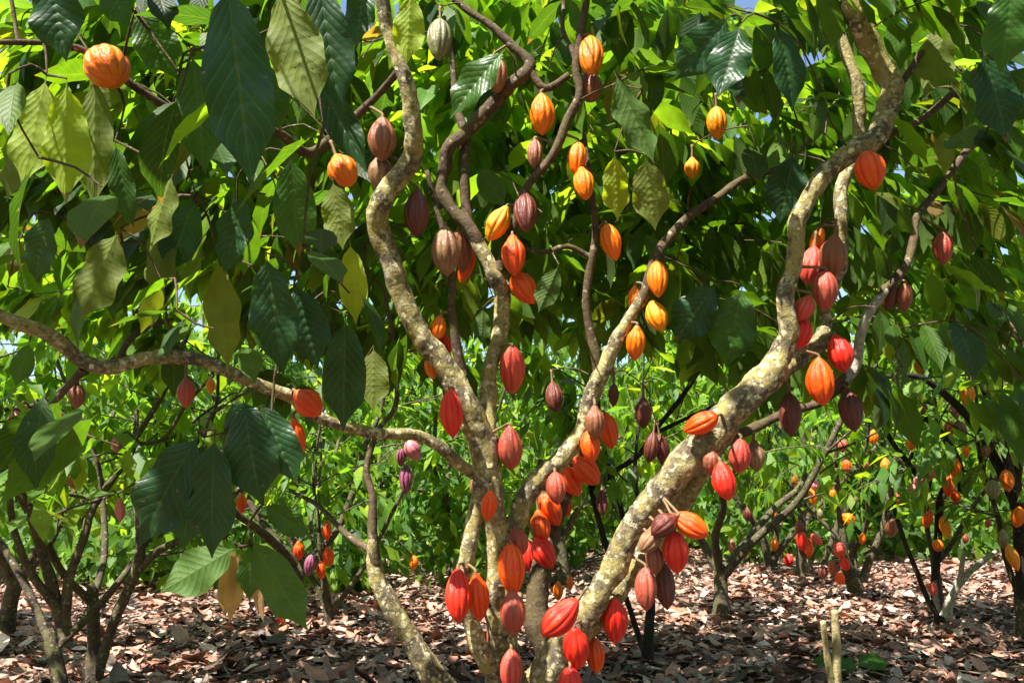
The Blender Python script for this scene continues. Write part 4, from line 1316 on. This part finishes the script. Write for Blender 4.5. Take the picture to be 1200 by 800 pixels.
# far rows: three kinds, copied
protos = []
far_spots = []
for yrow, xs in ((13.2, (-7.6, -4.4, -1.1, 1.6)), (17.6, (-10.5, -7.6, -4.7, -1.6, 1.9, 4.9, 8.2, 11.5)), (19.8, (-12, -9, -6.2, -3.2, -0.2, 3.2, 6.4, 9.6, 12.8)), (22.5, (-13.5, -9.6, -5.6, -2.0, 1.6, 5.4, 9.2, 13.2, 16.5)), (27.5, (-16, -11.5, -7, -2.6, 1.8, 6.4, 11, 15.5, 20))):
    for x in xs:
        far_spots.append((x + rng.normal(0, 0.5), yrow + rng.normal(0, 0.6)))
LF = 'far cocoa tree with thin dark stems in the sunlit rows behind'
for i, (x, y) in enumerate(far_spots):
    base = np.array([x, y, float(gz(x, y))])
    if i < 3:
        root, nodes, acc_b = bg_tree(base, 50 + i, 5.2, 1.0, LF, 'far cocoa trees', zmin=0.35)
        finish_twigs(root, acc_b, base, nodes, [])
        protos.append(root)
    else:
        src = protos[i % 3]
        o = src.copy(); C.objects.link(o)
        o.location = base
        o.rotation_euler = (0, 0, rng.uniform(0, 6.28))
        s = rng.uniform(0.85, 1.1) if y < 16 else rng.uniform(1.05, 1.5); o.scale = (s, s, s)
        for ch in src.children:
            c = ch.copy(); C.objects.link(c); c.parent = o

# the orchard goes on beside and behind the path
LB_ = 'cocoa tree of the orchard rows behind the viewer'
for i, (x, y) in enumerate(((-7.5, -3.2), (-4.6, -4.6), (-1.6, -3.9), (1.5, -4.4), (4.4, -3.6), (7.4, -4.2), (-6.0, 0.6), (6.2, 1.2), (-6.4, 4.0), (-9.2, 1.5), (9.4, 0.5), (-3.0, -7.6), (0.4, -7.9), (3.4, -7.4))):
    src = protos[i % 3]
    o = src.copy(); C.objects.link(o)
    o['label'] = LB_; o['group'] = 'cocoa trees behind the viewer'
    o.location = (x, y, 0.0)
    o.rotation_euler = (0, 0, rng.uniform(0, 6.28))
    for ch in src.children:
        c = ch.copy(); C.objects.link(c); c.parent = o

# neighbours overhead at the two sides, whose crowns hang into the frame
for (x, y, seed, hgt, label) in ((5.6, 6.2, 61, 5.0, 'leafy cocoa tree just outside the right edge, only its crown in view'),
                                 (-5.2, 8.6, 63, 4.8, 'leafy cocoa tree behind the left edge tree, crown in the shade'),
                                 (2.4, 9.6, 67, 5.2, 'tall leafy cocoa tree behind the big right limb, hidden foot'),
                                 (8.6, 8.4, 77, 5.4, 'leafy cocoa tree beyond the right edge tree, out of view on the right'),
                                 (-8.4, 7.6, 79, 5.2, 'leafy cocoa tree beyond the left edge tree, out of view on the left'),
                                 (-2.6, 9.9, 69, 5.4, 'tall leafy cocoa tree behind the left limb, hidden foot')):
    base = np.array([x, y, float(gz(x, y))])
    root, nodes, acc_b = bg_tree(base, seed, hgt, 1.1, label, GT, leafn=6, extra=[(p[0], p[1], p[2] * 0.55, 30) for p in BPODS if p[7] != TINY and p[6] in ('right3', 'right1', 'right2', 'right5', 'right4')])
    finish_twigs(root, acc_b, base, nodes, [])

# ------------------------------------------------------------------ sunlit thicket closing the view
def build_thicket():
    acc = Acc()
    B = []
    for _ in range(820):
        y = rng.uniform(21, 36)
        x = rng.uniform(-0.85 * y - 2, 0.85 * y + 2)
        h = rng.uniform(1.2, 7.0)
        g = float(gz(x, y))
        n = int(rng.integers(60, 110))
        u = norm(rng.normal(0, 1, (n, 3))) * rng.uniform(0.45, 1.0, (n, 1))
        B.append(np.array([x, y, g + h * 0.5]) + u * [1.1, 0.9, h * 0.55])
    for i in range(190):                      # low leafy shoots at the far edge of the litter
        y = rng.uniform(14.8, 19); x = rng.uniform(-0.8 * y, 0.8 * y)
        if i < 55:
            y = rng.uniform(11.6, 14.8); x = rng.uniform(-0.75 * y, 0.06 * y - 0.3)
        h = rng.uniform(0.8, 2.0); g = float(gz(x, y)); n = int(rng.integers(45, 80))
        u = norm(rng.normal(0, 1, (n, 3))) * rng.uniform(0.3, 1.0, (n, 1))
        B.append(np.array([x, y, g + h * 0.55]) + u * [0.7, 0.6, h * 0.52])
    p = np.concatenate(B)
    n = len(p)
    ax = norm(rng.normal(0, 0.8, (n, 3)) * [1, 0.6, 1] + [0, -0.3, -0.5])
    nr = rng.normal(0, 0.5, (n, 3)) + [-0.2, -0.9, 0.7]
    L = rng.uniform(0.22, 0.40, n)
    leaves(acc, p, ax, nr, L, L * 0.46, rng.uniform(0, 0.8, n), rng.uniform(0, 0.4, n), FAR_LIT_GREENS[rng.integers(0, len(FAR_LIT_GREENS), n)] * rng.uniform(0.45, 1.25, (n, 1)), nt=4, ns=2)
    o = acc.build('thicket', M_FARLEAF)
    tag(o, 'sunlit green thicket closing the view behind the cocoa rows', 'thicket', kind='stuff')


build_thicket()

# ------------------------------------------------------------------ dead branch, cut stems, seedling
gd = ground_at(1110, 8.9); dd = (gd - EYE) @ FW - 0.1
root = empty('dead_branch', gd)
tag(root, 'pale bleached dead branch forking out of the litter at right', 'dead branch')
acc = Acc(); pts, rad = path([(1108, 722, dd, 17), (1114, 702, dd, 12), (1124, 684, dd, 11), (1138, 668, dd, 10), (1152, 657, dd, 9), (1170, 644, dd, 6)])
tube(acc, pts, rad, per=0.03, sides=10, knob=0.2); acc.build('stem', M_DEAD, root, gd, attr='none')
acc = Acc(); pts, rad = path([(1124, 686, dd, 10), (1126, 672, dd - .02, 8), (1128, 656, dd - .03, 7), (1131, 646, dd - .03, 7)])
tube(acc, pts, rad, per=0.03, sides=10, knob=0.2); acc.build('fork', M_DEAD, root, gd, attr='none')

gs = ground_at(978, 5.4); ds = (gs - EYE) @ FW
root = empty('cut_stump', gs)
tag(root, 'pair of short cut yellowish stems standing in the litter at lower right', 'stump')
for spec in ([(978, 842, ds, 12), (974, 800, ds, 11), (969, 765, ds, 10), (964, 727, ds, 9)], [(984, 842, ds, 15), (981, 795, ds, 14), (980, 750, ds, 13), (978, 714, ds, 11)]):
    acc = Acc(); pts, rad = path(spec)
    tube(acc, pts, rad, per=0.02, sides=10, knob=0.2); acc.build('stem', M_STAKE, root, gs, attr='none')

gp = ground_at(1003, 6.9)
root = empty('seedling', gp)
tag(root, 'low green seedling with broad leaves just right of the cut stems', 'seedling')
acc = Acc()
tube(acc, [gp - [0, 0, .05], gp + [0.01, 0, .06], gp + [0.0, 0.01, .12]], [.006, .005, .004], per=.03, sides=6, knob=0)
acc.build('stem', STALK_M, root, gp, attr='none')
acc = Acc()
ang = np.array([0.1, 1.6, 2.9, 4.0, 5.3, 3.5])
ax = np.stack([np.cos(ang), np.sin(ang), np.full(6, 0.2)], 1)
leaves(acc, np.tile(gp + [0, 0, .12], (6, 1)), ax, np.tile([0, -0.5, 0.8], (6, 1)), [.34, .28, .35, .3, .26, .28], [.15, .12, .15, .13, .12, .12], .6, .2, np.tile(MID, (6, 1)) * 1.3, nt=8, ns=4)
acc.build('leaf', M_LEAF, root, gp)

gl = ground_at(100, 7.6)
acc = Acc()
leaves(acc, [gl + [0, 0, .08]], [[0.9, -0.2, 0.15]], [[0.1, -0.5, 0.8]], .26, .11, .4, .3, [(0.62, 0.36, 0.03)], nt=8, ns=4)
o = acc.build('fallen_leaf', M_DRY)
tag(o, 'bright yellow fallen leaf on the litter between the two left trees', 'leaf')
